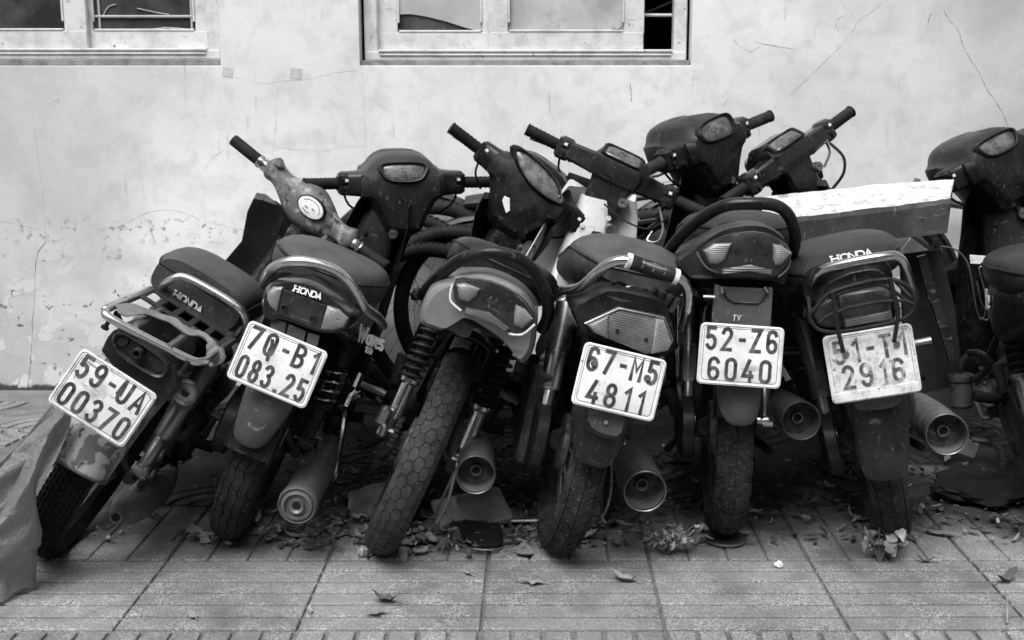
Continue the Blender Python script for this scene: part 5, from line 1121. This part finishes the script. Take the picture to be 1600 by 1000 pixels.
g = G(); text(g, 'Wave', (-.146, .20, .605), (-.03, -1, .14), (.1, 0, 1), .045, .85, .14, .18, .004); g.done('decal', 'white_mark', b7)
g = G(); g.tube([(-0.187,0.5,0.408),(-0.209,0.5,0.383),(-0.207,0.5,0.339),(-0.165,0.48,0.342),(-0.13,0.45,0.392),(-0.157,0.47,0.418),(-0.183,0.5,0.415)], .010, 8, smooth=4); g.tube([(-0.133,0.46,0.401),(-0.1,0.4,0.487),(-0.067,0.34,0.539),(-0.032,0.28,0.57)], [.012, .010, .008, .006], 8, smooth=4); g.done('side_trim', 'plastic_dusty', b7)
leg_shield(b7, 'plastic', top=.87, wing=1.15, inner='plastic_dusty')
g = G(); c = Vector([(-0.219,0.5,0.301)][0]); g.lathe([(.012, -.055), (.03, -.05), (.036, -.04), (.034, -.03), (.034, .03), (.038, .035), (.038, .05), (.015, .055)], c, (.1, 0, 1), 20); g.done('air_filter', 'cast', b7)
g = G(); c = Vector([(-0.151,0.42,0.292)][0]); g.lathe([(0, -.02), (.022, -.018), (.03, 0), (.03, .04)], c, (.2, 1, 0), 20); g.done('horn', 'steel', b7)
g = G(); g.tube([(-0.215,0.4,0.176),(-0.163,0.4,0.162),(-0.141,0.4,0.134),(-0.142,0.4,0.065)], .009, 8, smooth=4); g.done('pedal', 'cast', b7)
g = G(); g.box(Vector([(-0.114,0.35,0.232)][0]), (.03, .34, .06), Matrix.Rotation(.18, 3, 'X'), .01); g.done('foot_rail', 'plastic_dusty', b7)
handlebar_wave(b7, BARS[7], 'plastic', body=1.05, kind='hex', cfg=dict(grips=(1, 1)))
g = G(); g.tube([(-0.22,0.7,0.749),(-0.233,0.7,0.718),(-0.222,0.7,0.696),(-0.206,0.7,0.702),(-0.208,0.7,0.718),(-0.163,0.7,0.699),(-0.136,0.7,0.654),(-0.131,0.7,0.596),(-0.128,0.7,0.514),(-0.118,0.7,0.471),(-0.102,0.7,0.494),(-0.112,0.7,0.532),(-0.116,0.7,0.594)], .0026, 7, smooth=4); g.tube([(-0.124,0.7,0.478),(-0.095,0.7,0.472),(-0.097,0.7,0.561),(-0.105,0.7,0.623),(-0.1,0.7,0.637),(-0.081,0.7,0.634),(-0.079,0.7,0.621)], .0026, 7, smooth=4); g.done('wire_hook', 'steel', b7)
g = G(); q = [(-0.123,0.663)][0]; g.panel([(-0.124,0.674),(-0.077,0.663),(-0.077,0.636),(-0.125,0.646)], .735, .003, 0, .001, 0); g.done('sticker', 'white_mark', b7)

# ------------------------------------------------------------------ bicycles stacked against the wall
mat('beam_white', .60, .8, col2=.16, scale=14, lo=.56, hi=.70, bump=.35, bscale=60, col3=.34, scale3=34, lo3=.52, hi3=.66, scr=.22)
mat('beam_front', .035, .8, col2=.08, scale=9, lo=.4, hi=.7, bump=.5, bscale=40, spec=.25, col3=.015, scale3=30, lo3=.6, hi3=.7, scr=.13)
mat('beam_dark', .012, .7, col2=.03, scale=12, lo=.45, hi=.75, bump=.3, bscale=60, spec=.2)
mat('leaf_dry', .17, .8, col2=.28, scale=30, lo=.4, hi=.65); mat('leaf_dark', .05, .85, col2=.11, scale=14, lo=.4, hi=.65); mat('leaf_pale', .30, .7, col2=.2, scale=40, lo=.45, hi=.65)
mat('weed_pale', .24, .5, col2=.34, scale=60, lo=.4, hi=.65); mat('leaf_green', .10, .5, col2=.16, scale=40, lo=.4, hi=.65)
mat('frame_paint', .03, .35, col2=.06, scale=15, lo=.45, hi=.7, coat=.3)
def bicycle(name, label, xa, xb, r, y, lean, front_right=True, bars=True):
    root = tag(empty(name, (0, y, 0), (R(lean), 0, 0)), label, 'bicycle', 'bicycles stacked against the wall')
    for x in (xa, xb):
        c = Vector((x, 0, r+.003)); ax = (0, 1, 0)
        g = G(); g.lathe([(.008, -.05), (.02, -.045), (.02, -.03), (.012, -.028), (.012, .028), (.02, .03), (.02, .045), (.008, .05)], c, ax, 16); w = g.done('wheel', 'steel', root)
        g = G(); g.lathe([(r-.028+.028*math.cos(a)*1., .028*math.sin(a)) for a in [2*math.pi*k/10 for k in range(10)]], c, ax, 56, closed_prof=True); g.done('tyre', 'rubber', w)
        g = G(); g.lathe([(r-.042, -.014), (r-.042, .014), (r-.056, .010), (r-.056, -.010)], c, ax, 48, closed_prof=True); g.done('rim', 'iron', w)
        g = G()
        for k in range(28):
            a = 2*math.pi*k/28; s = 1 if k % 2 else -1; b_ = a+(.9 if (k//2) % 2 else -.9)
            g.tube([c+Vector((.02*math.cos(b_), s*.03, .02*math.sin(b_))), c+Vector(((r-.045)*math.cos(a), 0, (r-.045)*math.sin(a)))], .0012, 4)
        g.done('spokes', 'steel', w)
        g = G(); rings = []
        for i in range(25):
            a = R(15+150*i/24); d = Vector((math.cos(a), 0, math.sin(a)))
            rings.append([c+d*(r+.012+q)+Vector((0, p, 0)) for p, q in ((-.028, -.012), (-.018, .002), (0, .007), (.018, .002), (.028, -.012), (.017, -.002), (0, .003), (-.017, -.002))])
        g.loft(rings); g.done('mudguard', 'plastic', root)
    f, b_ = (xb, xa) if front_right else (xa, xb); s = 1 if front_right else -1
    F, Bk = Vector((f, 0, r)), Vector((b_, 0, r)); bb = Vector((b_+s*.43, 0, r-.05)); st = Vector((b_+s*.32, 0, r+.30)); hd = Vector((f-s*.17, 0, r+.38)); hl = Vector((f-s*.14, 0, r+.28))
    g = G()
    for a, z in ((bb, st), (st, hd), (bb, hl), (hd, hl)): g.tube([a, z], .015, 10)
    for sy in (-.055, .055): g.tube([bb+Vector((0, sy*.6, 0)), Bk+Vector((0, sy, 0))], .009, 8); g.tube([st, Bk+Vector((0, sy, 0))], .008, 8); g.tube([hl+Vector((0, sy*.7, 0)), hl+(F-hl)*.6+Vector((0, sy, 0)), F+Vector((0, sy, 0))], .010, 8)
    g.lathe([(.02, -.035), (.02, .035)], bb, (0, 1, 0), 16); g.done('frame', 'frame_paint', root)
    g = G(); prof_loft(g, [(st.x-.13, 0, st.z+.05, .15, .05, 2.5), (st.x-.06, 0, st.z+.055, .16, .06, 2.5), (st.x+.04, 0, st.z+.05, .08, .05, 2.5), (st.x+.13, 0, st.z+.05, .035, .03, 2.2)], 'x', 4, 16); g.done('saddle', 'vinyl', root)
    g = G(); t = hd+Vector((-s*.03, 0, .07)); g.tube([hd, t], .012, 10)
    if bars: g.tube([t+Vector((-.20, -.03, .02)), t+Vector((-.1, -.02, .03)), t, t+Vector((.1, .01, .03)), t+Vector((.20, .02, .02))], .011, 10, smooth=4)
    g.done('handlebar', 'steel', root)
    g = G(); g.lathe([(.088, -.05), (.09, -.046), (.06, -.045), (.06, -.05)], bb, (0, 1, 0), 28, closed_prof=True); g.tube([bb+Vector((0, -.055, 0)), bb+Vector((.12, -.06, .12))], .009, 8); g.box(bb+Vector((.125, -.07, .125)), (.08, .03, .02), bev=.005); g.done('crank', 'steel', root)
bicycle('bicycle', 'black bicycle against the wall behind the second motorbike, wheel beside its handlebar', -.46, .62, .385, 4.55, -1.5)
bicycle('bicycle', 'nearer black bicycle behind the silver-tailed motorbike, wheel low behind its grab rail', -.20, .86, .34, 4.46, -2)
bicycle('bicycle', 'black bicycle behind the long white-topped beam, against the wall at right', 1.22, 2.26, .375, 4.54, -1.5, False, False)

def loose_tyre(label, x, y, r, lean, yaw, tw=.024):
    root = tag(empty('old_tyre', (x, y, .004), (R(lean), 0, R(yaw))), label, 'tyre', 'old tyres leaning behind the motorbikes')
    g = G(); c = Vector((0, 0, r))
    g.lathe([(r-tw+tw*math.cos(a), tw*1.1*math.sin(a)) for a in [2*math.pi*k/12 for k in range(-5, 6)]], c, (0, 1, 0), 56, cap=False)
    g.lathe([(r-tw*.97+tw*.9*math.cos(a), tw*math.sin(a)) for a in [2*math.pi*k/12 for k in range(-5, 6)]], c, (0, 1, 0), 56, cap=False); g.done('casing', 'rubber', root)
    g = G()
    for k in range(90):
        a = 2*math.pi*k/90
        for s in (-1, 1): g.box(c+Vector((math.sin(a)*(r-.002), s*.011, math.cos(a)*(r-.002))), (.011, .016, .006), Matrix.Rotation(a+s*.02, 3, 'Y'), .0015)
    g.done('tread', 'rubber_dusty', root)
loose_tyre('outermost old black tyre leaning against the wall between the second and third motorbikes', -.30, 4.34, .335, -8, 6, .028)
loose_tyre('inner old black tyre in front of another, between the second and third motorbikes', -.38, 4.22, .31, -9, 10, .028)
loose_tyre('upright old black tyre close behind the second motorbike handlebar column', -.52, 4.40, .36, -6, -4, .026)
loose_tyre('highest old black tyre, its top edge seen right of the second motorbike handlebar', -.40, 4.47, .375, -4, 3, .03)
loose_tyre('old black tyre seen through the gap below the boxy handlebar', .42, 4.44, .36, -5, -8, .028)

# ------------------------------------------------------------------ beam lying across the two right-hand bikes, boards under it
g = G()
ft = [(0.65,3.5,0.776),(0.738,3.5,0.788),(0.848,3.5,0.799),(0.958,3.5,0.813),(1.087,3.5,0.828),(1.191,3.5,0.843)]; fb = [(0.653,3.5,0.7),(0.742,3.5,0.704),(0.852,3.5,0.713),(0.963,3.5,0.723),(1.092,3.5,0.734),(1.184,3.5,0.745)]; bt = [(0.688,3.72,0.823),(0.782,3.72,0.835),(0.899,3.72,0.847),(1.015,3.72,0.86),(1.151,3.72,0.87),(1.268,3.72,0.878)]
ft, fb, bt = ([tuple(p) for p in catmull([Vector(q) for q in k], 6)] for k in (ft, fb, bt))
rings = []
for a, b, c in zip(ft, fb, bt):
    A, Bv, C = Vector(a), Vector(b), Vector(c); Dv = C+(Bv-A)
    j = lambda: Vector((0, random.uniform(-.0015, .0015), random.uniform(-.0012, .0012)))
    rings.append([A+j()+Vector((0, .012, 0)), A+j()+Vector((0, 0, -.012)), Bv, Dv, C+j()])
g.loft(rings); beam = tag(g.done('beam', 'beam_front', sharp=25), 'long dark beam with flaking white top lying across two motorbikes', 'beam')
g = G(); n_ = len(rings); rr = []
for q in rings: rr.append([q[0]+Vector((0, .004, .006)), q[4]+Vector((0, -.002, .006)), q[4]+Vector((0, 0, .001)), q[0]+Vector((0, 0, .001))])
g.loft(rr); w_ = g.done('white_top', 'beam_white', beam)
g = G(); s = [(1.102,3.66,0.66),(1.222,3.66,0.676),(1.269,3.64,0.502),(1.304,3.62,0.267),(1.132,3.6,0.232),(1.112,3.63,0.464)]; g.loft([[Vector(p) for p in s], [Vector(p)+Vector((0, .02, 0)) for p in s]])
tag(g.done('board', 'beam_dark'), 'dark flat board standing upright right of the caged-lamp motorbike', 'board')
for (pp, lab) in (([(1.128,3.58,0.663),(1.154,3.58,0.671),(1.19,3.56,0.536),(1.166,3.56,0.528)], 'short upper batten on the dark board right of the faded plate'), ([(1.168,3.55,0.53),(1.19,3.55,0.541),(1.248,3.52,0.369),(1.222,3.52,0.358)], 'short lower batten on the dark board right of the faded plate')):
    g = G(); g.loft([[Vector(p) for p in pp], [Vector(p)+Vector((0, .018, 0)) for p in pp]]); tag(g.done('batten', 'plastic_dusty'), lab, 'batten')

# ------------------------------------------------------------------ plastic sheet hanging beside the first bike
def sheet():
    m = bpy.data.materials.new('plastic_sheet'); m.use_nodes = True; n, l = m.node_tree.nodes, m.node_tree.links
    b = n['Principled BSDF']; b.inputs['Base Color'].default_value = (.42, .42, .42, 1); b.inputs['Roughness'].default_value = .32
    tr = n.new('ShaderNodeBsdfTranslucent'); tr.inputs[0].default_value = (.55, .55, .55, 1); mx = n.new('ShaderNodeMixShader'); mx.inputs[0].default_value = .5
    ns = n.new('ShaderNodeTexNoise'); ns.inputs['Scale'].default_value = 22; ns.inputs['Detail'].default_value = 6; ns.inputs['Distortion'].default_value = 1.5; bp = n.new('ShaderNodeBump'); bp.inputs['Strength'].default_value = .9; bp.inputs['Distance'].default_value = .012; l.new(ns.outputs['Fac'], bp.inputs['Height']); l.new(bp.outputs[0], b.inputs['Normal']); l.new(bp.outputs[0], tr.inputs['Normal'])
    o = n['Material Output']; l.new(b.outputs[0], mx.inputs[1]); l.new(tr.outputs[0], mx.inputs[2]); tp = n.new('ShaderNodeBsdfTransparent'); m2 = n.new('ShaderNodeMixShader'); m2.inputs[0].default_value = .22; l.new(mx.outputs[0], m2.inputs[1]); l.new(tp.outputs[0], m2.inputs[2]); l.new(m2.outputs[0], o.inputs[0]); MATS['plastic_sheet'] = m
    right = [Vector(p) for p in [(-1.026,2.62,0.479),(-1.047,2.6,0.429),(-1.068,2.58,0.354),(-1.094,2.57,0.284),(-1.123,2.58,0.221),(-1.146,2.6,0.145),(-1.173,2.66,0.088)]]
    left = [Vector(p) for p in [(-1.08,2.66,0.454),(-1.154,2.66,0.382),(-1.255,2.66,0.291),(-1.351,2.66,0.2),(-1.432,2.66,0.122),(-1.481,2.66,0.075),(-1.51,2.68,0.035)]]
    R_, L_ = catmull(right, 8), catmull(left, 8); nu = 40; rows = []
    for i, (a, c) in enumerate(zip(L_, R_)):
        v = i/(len(R_)-1); row = []
        for k in range(nu+1):
            u = k/nu; p = c+(a-c)*u
            fold = .030*math.sin(u*17+v*2.2)*(.3+v)+.016*math.sin(u*34-v*6+1)*v+.012*math.sin(u*9+v*11)+.006*abs(math.sin(u*31+v*23))*math.sin(v*9)-.008*abs(math.sin(u*12-v*17+.6))
            p = p+Vector((.010*math.sin(u*23+v*9), fold-.02*math.sin(math.pi*u), .010*math.sin(u*15+v*14)))
            p.z = max(p.z, .006+.004*math.sin(k)); row.append(p)
        rows.append(row)
    for e in range(2):                                        # the hem lying on the tiles
        base = rows[-1]; rows.append([p+Vector((-.004, -.012, 0)) if True else p for p in base])
        for k, p in enumerate(rows[-1]): p.z = .006+.012*abs(math.sin(k*.8+e*.7))*(1-e/7)
    g = G(); nr, nc = len(rows), nu+1
    g.faces([p for r in rows for p in r], [(i*nc+k, i*nc+k+1, (i+1)*nc+k+1, (i+1)*nc+k) for i in range(nr-1) for k in range(nc-1)])
    o = g.done('plastic_sheet', 'plastic_sheet', sharp=60); md = o.modifiers.new('thickness', 'SOLIDIFY'); md.thickness = .0015
    tag(o, 'crumpled translucent plastic sheet hanging beside the leftmost motorbike wheel', 'plastic sheet')
sheet()

# ------------------------------------------------------------------ things lying on the pavement
def ground_panel(name, label, cat, pts, thick, m, rim=None, tilt=None, smooth=1):
    o = chaikin(pts, smooth); cx = sum(p[0] for p in o)/len(o); cy = sum(p[1] for p in o)/len(o); g = G()
    Z = tilt or (lambda x, y: .012)
    P = lambda k, dz: [Vector((cx+(x-cx)*k, cy+(y-cy)*k, Z(x, y)+dz)) for x, y in o]
    if rim: g.loft([P(.97, 0), P(1, .002), P(1, thick), P(.96, thick), P(.945, thick*.35), P(.5, thick*.3)])
    else: g.loft([P(.97, 0), P(1, thick*.3), P(1, thick*.8), P(.96, thick), P(.5, thick*1.2)])
    return tag(g.done(name, m), label, cat)
mat('tray_metal', .42, .35, metal=.3, col2=.22, scale=9, lo=.42, hi=.62, rough2=.6)
ty = [Vector(p) for p in [(-0.253,3.05,0.001),(-0.063,3.07,0.031),(-0.107,3.19,0.08),(-0.295,3.19,0.037)]]
nt = (ty[1]-ty[0]).cross(ty[3]-ty[0]).normalized(); ct = sum(ty, Vector())/4
tc_ = []
for i in range(4):
    for f in (.06, .94): tc_.append(ty[i]+(ty[(i+1) % 4]-ty[i])*f)
P = lambda k, d: [ct+(p-ct)*k+nt*d for p in tc_]
g = G(); g.loft([P(.98, -.008), P(1, -.004), P(1, .006), P(.96, .007), P(.94, .001), P(.5, .001)])
tag(g.done('tray', 'tray_metal'), 'shallow metal tray with raised rim under the silver-tailed motorbike muffler', 'tray')
o = ground_panel('loose_mudguard', 'loose dark mudguard piece with bright edge in front of the metal tray', 'mudguard', [(-0.219,3.087),(-0.107,3.126),(-0.086,2.966),(-0.091,2.913),(-0.153,2.905),(-0.194,2.966)], .012, 'plastic', False, None, 1)
e = [(-0.165,2.905),(-0.121,2.896),(-0.088,2.918)]; g = G(); g.tube([(p[0], p[1]-.004, .017) for p in e], .0035, 8, smooth=3); g.done('bright_edge', 'chrome', o)
mat('glass', .85, .05, trans=.9)
q = [(0.142,3.136)][0]; g = G(); g.lathe([(.0, .0), (.042, .0), (.045, .004), (.045, .012), (.038, .022), (.036, .09), (.044, .14), (.041, .14), (.034, .09), (.034, .03), (.0, .024)], (q[0], q[1], .004), (0, 0, 1), 28); tag(g.done('glass_jar', 'glass'), 'small glass jar standing behind the tyre under plate 67-M5 4811', 'jar')
q = [(0.488,2.993)][0]; g = G(); g.lathe([(0, .0), (.05, .0), (.055, .003), (.054, .009), (.045, .008), (.0, .006)], (q[0], q[1], .003), (0, 0, 1), 28); tag(g.done('metal_lid', 'steel'), 'round metal lid under the tyre of the upright motorbike', 'lid')
a = [(-0.082,3.077),(0.014,3.068)]; g = G(); g.tube([(a[0][0], a[0][1], .025), (a[1][0], a[1][1], .03)], .003, 6); tag(g.done('stick', 'white_mark'), 'thin pale stick lying left of the tyre under plate 67-M5 4811', 'stick')
def crumple(name, label, cat, px, size, m, seed, h=.6):
    rnd = random.Random(seed); bm = bmesh.new(); bmesh.ops.create_icosphere(bm, subdivisions=3, radius=1)
    dirs = [(Vector((rnd.gauss(0, 1), rnd.gauss(0, 1), rnd.gauss(0, 1))).normalized(), rnd.uniform(2, 6), rnd.uniform(0, 6)) for _ in range(9)]
    for v in bm.verts:
        d = v.co.normalized(); k = 1+sum(.11*abs(math.sin(d.dot(a)*f+p)) for a, f, p in dirs)-.5
        v.co = Vector((d.x*k*size, d.y*k*size, max(d.z*k*size*h, -size*.2)))
    g = G(); g.bm.free(); g.bm = bm; o = g.done(name, m, sharp=20); o.location = (px[0], px[1], .004+size*.2); return tag(o, label, cat)
mat('foil', .22, .3, metal=.3, col2=.09, scale=8, lo=.4, hi=.6, bump=.6, bscale=30)
crumple('plastic_bag', 'crumpled shiny plastic bag among dead leaves left of the hexagon tread tyre', 'plastic bag', [(-0.426,3.217)][0], .085, 'foil', 3)
crumple('plastic_bag', 'crumpled dark plastic bag on the ground at the right edge, behind the caged-lamp motorbike muffler', 'plastic bag', [(1.274,3.352)][0], .12, 'beam_dark', 5, .22)
crumple('pebble', 'small pale pebble under the cigar-shaped muffler of the leftmost motorbike', 'pebble', [(-1.124,3.146)][0], .014, 'white_mark', 8, .8)
crumple('pebble', 'small pale pebble touching the foot of the hexagon tread tyre', 'pebble', [(-0.435,2.896)][0], .018, 'fender_flaked', 9, .8)
crumple('pebble', 'small white pebble in front of the upright motorbike near the left plant', 'pebble', [(0.591,2.821)][0], .010, 'white_mark', 10, .8)
g = G(); pk = [(1.285,3.678),(1.311,3.511),(1.277,3.392),(1.254,3.548)]; g.box((pk[0][0]+.03, pk[0][1], .06), (.13, .03, .05), Matrix.Rotation(.35, 3, 'Y'), .003); tag(g.done('carton', 'paper'), 'small crushed carton behind the muffler of the caged-lamp motorbike', 'carton')

def leaf_shape(g, c, L, W, rz, curl, tilt, lobes=False, rnd=random):
    n = 5; M = Matrix.Translation(c) @ Matrix.Rotation(rz, 4, 'Z') @ Matrix.Rotation(tilt[0], 4, 'X') @ Matrix.Rotation(tilt[1], 4, 'Y'); V = []; F = []
    for i in range(n+1):
        t = i/n; w = W*math.sin(math.pi*min(max(t, .03), .97))**.7*(1-.25*t)*(1+(.35*(-1)**i if lobes else 0))*rnd.uniform(.6, 1.3)
        z = curl*(t-.5)**2*L*4+rnd.uniform(-.06, .06)*L
        V += [M @ Vector((-w/2*rnd.uniform(.6, 1.3), (t-.5)*L, z+w*abs(curl)*.9)), M @ Vector((0, (t-.5)*L, z)), M @ Vector((w/2*.95, (t-.5)*L, z+w*abs(curl)*.9))]
    for i in range(n): a = i*3; F += [(a, a+1, a+4, a+3), (a+1, a+2, a+5, a+4)]
    zmin = min(v.z for v in V); dz = max(0, .0035-zmin)
    g.faces([v+Vector((0, 0, dz)) for v in V], F)
def litter(name, label, n, m, seed, small=False, zmax=.02):
    rnd = random.Random(seed); g = G(); k = 0
    while k < n:
        x, y = rnd.uniform(-1.35, 1.95), 2.96+abs(rnd.gauss(0, .45))
        if y > 4.6 or (x < -.9 and rnd.random() < .7): continue
        if abs(x+.30) < .22 and y < 3.25 and rnd.random() < 0: continue
        d = math.exp(-((x+.25)/.5)**2)
        if rnd.random() > .22+.78*d: continue
        L = rnd.uniform(.008, .026) if small else rnd.uniform(.018, .05)
        leaf_shape(g, Vector((x, y-.10*d*rnd.random(), .004+rnd.random()*zmax)), L, L*rnd.uniform(.35, .6), rnd.uniform(0, 6.3), rnd.uniform(-.05, .3), (rnd.gauss(0, .25), rnd.gauss(0, .25)), False, rnd); k += 1
    tag(g.done(name, m, sharp=60), label, 'leaves', kind='stuff')
litter('leaf_litter', 'dead dry leaves covering the ground beneath the motorbikes', 460, 'leaf_dry', 1)
litter('dark_leaf_litter', 'dark rotting leaves and twigs beneath the motorbikes', 1100, 'leaf_dark', 2)
litter('leaf_crumbs', 'small pale leaf crumbs scattered around the tyres', 520, 'leaf_pale', 4, True)
LEAVES = [((310,842), .11, .085, .6, .10, 'leaf_dry', 'large lobed dry leaf left of the zigzag tread tyre', True), ((974,909), .065, .045, 1.2, .30, 'leaf_pale', 'pale curled leaf on the front tiles below plate 67-M5 4811', False),
 ((828,913), .062, .035, 1.5, .06, 'leaf_pale', 'flat pale leaf on the front tiles right of the loose mudguard', False), ((600,942), .06, .032, 1.3, .35, 'leaf_dark', 'dark curled leaf on the front tiles below the hexagon tread tyre', False),
 ((484,957), .03, .02, .3, .2, 'leaf_pale', 'tiny pale leaf lying on the joint between front tiles', False), ((730,898), .03, .018, .8, .2, 'leaf_pale', 'small pale leaf just in front of the loose mudguard', False),
 ((1573,910), .07, .03, -1.0, .4, 'leaf_dark', 'dark curled leaf on the front tiles near the right edge', False), ((1445,880), .045, .022, 1.4, .25, 'leaf_dark', 'dark small leaf right of the caged-lamp motorbike tyre', False),
 ((1468,838), .075, .045, 1.3, .15, 'leaf_dry', 'dry leaf on the ground right of the tread under plate 51-T1', False), ((1255,812), .085, .03, 1.7, .12, 'leaf_dry', 'long dry leaf between the two right-hand tyres', False),
 ((1340,815), .07, .05, .9, .2, 'leaf_dry', 'broad dry leaf left of the tyre under plate 51-T1', False), ((465,842), .08, .04, 1.4, .2, 'leaf_dry', 'dry leaf in front of the ring-ended muffler', False),
 ((675,850), .06, .04, .4, .25, 'leaf_dry', 'dry leaf right of the hexagon tread tyre, left of the tray', False), ((655,868), .05, .035, 2.2, .25, 'leaf_pale', 'pale leaf nearest the foot of the hexagon tread tyre', False),
 ((820,868), .07, .05, .2, .2, 'leaf_dry', 'dry leaf left of the tyre under plate 67-M5 4811', False), ((300,965), .035, .02, .7, .15, 'leaf_pale', 'small leaf on the front tiles at far left', False), ((585,962), .045, .025, 1.8, .2, 'leaf_dry', 'dry leaf in front of the dark curled leaf', False)]
for px, L, W, rz, cu, m, lab, lob in LEAVES: pass
for (x, y), (_, L, W, rz, cu, m, lab, lob) in zip([(-0.885,3.012),(0.204,2.73),(-0.018,2.715),(-0.351,2.609),(-0.511,2.557),(-0.17,2.773),(1.116,2.726),(0.959,2.846),(1.055,3.03),(0.724,3.156),(0.869,3.141),(-0.626,3.012),(-0.272,2.975),(-0.298,2.896),(-0.032,2.896),(-0.767,2.53),(-0.364,2.54)], LEAVES):
    g = G(); leaf_shape(g, Vector((x, y, .004)), L, W, rz, cu, (.1, .08), lob); g.tube([(x+math.sin(rz)*L*.5, y-math.cos(rz)*L*.5, .006), (x+math.sin(rz)*L*.75, y-math.cos(rz)*L*.75, .004)], .0012, 5)
    tag(g.done('fallen_leaf', m, sharp=60), lab, 'leaf', 'loose leaves on the pavement')
def weed(label, px, seed, n, h, spread, ls, m='leaf_green'):
    rnd = random.Random(seed); root = tag(empty('weed', (px[0], px[1], .002)), label, 'plant', 'weeds in the pavement joints')
    g = G(); tips = []
    for k in range(n):
        a = rnd.uniform(0, 6.3); t = Vector((math.cos(a)*spread*rnd.random(), math.sin(a)*spread*rnd.random()*.7, h*rnd.uniform(.45, 1))); tips.append(t)
        g.tube([(0, 0, -.004), t*.5+Vector((0, 0, h*.1)), t], .0013, 5, smooth=3)
    g.done('stem', 'leaf_green', root)
    for t in tips:
        for j in range(rnd.randint(3, 5)):
            g = G(); p = t*rnd.uniform(.5, 1)+Vector((rnd.gauss(0, ls*.5), rnd.gauss(0, ls*.4), 0)); p.z = max(p.z, .008)
            leaf_shape(g, p, ls*rnd.uniform(.7, 1.3), ls*rnd.uniform(.5, .9), rnd.uniform(0, 6.3), .15, (rnd.gauss(.5, .5), rnd.gauss(0, .5)), False, rnd); g.done('leaf', m, root)
pw = [(0.325,2.896),(0.846,2.846),(1.037,2.52)]
weed('low bushy weed with tiny leaves growing in front of plate 67-M5 motorbike', pw[0], 11, 26, .085, .085, .020, 'weed_pale'); weed('small upright weed with round leaves in front of the caged-lamp motorbike', pw[1], 12, 8, .12, .05, .038, 'weed_pale')
g = G(); q = pw[2]; g.tube([(q[0]-.01, q[1]-.03, .004), (q[0], q[1], .03), (q[0]+.004, q[1]+.02, .055)], .0032, 6, smooth=3); g.tube([(q[0], q[1], .035), (q[0]+.03, q[1]+.0, .03)], .002, 6); tag(g.done('twig', 'leaf_dry'), 'bent dry twig standing on the tiles at the lower right corner', 'twig')
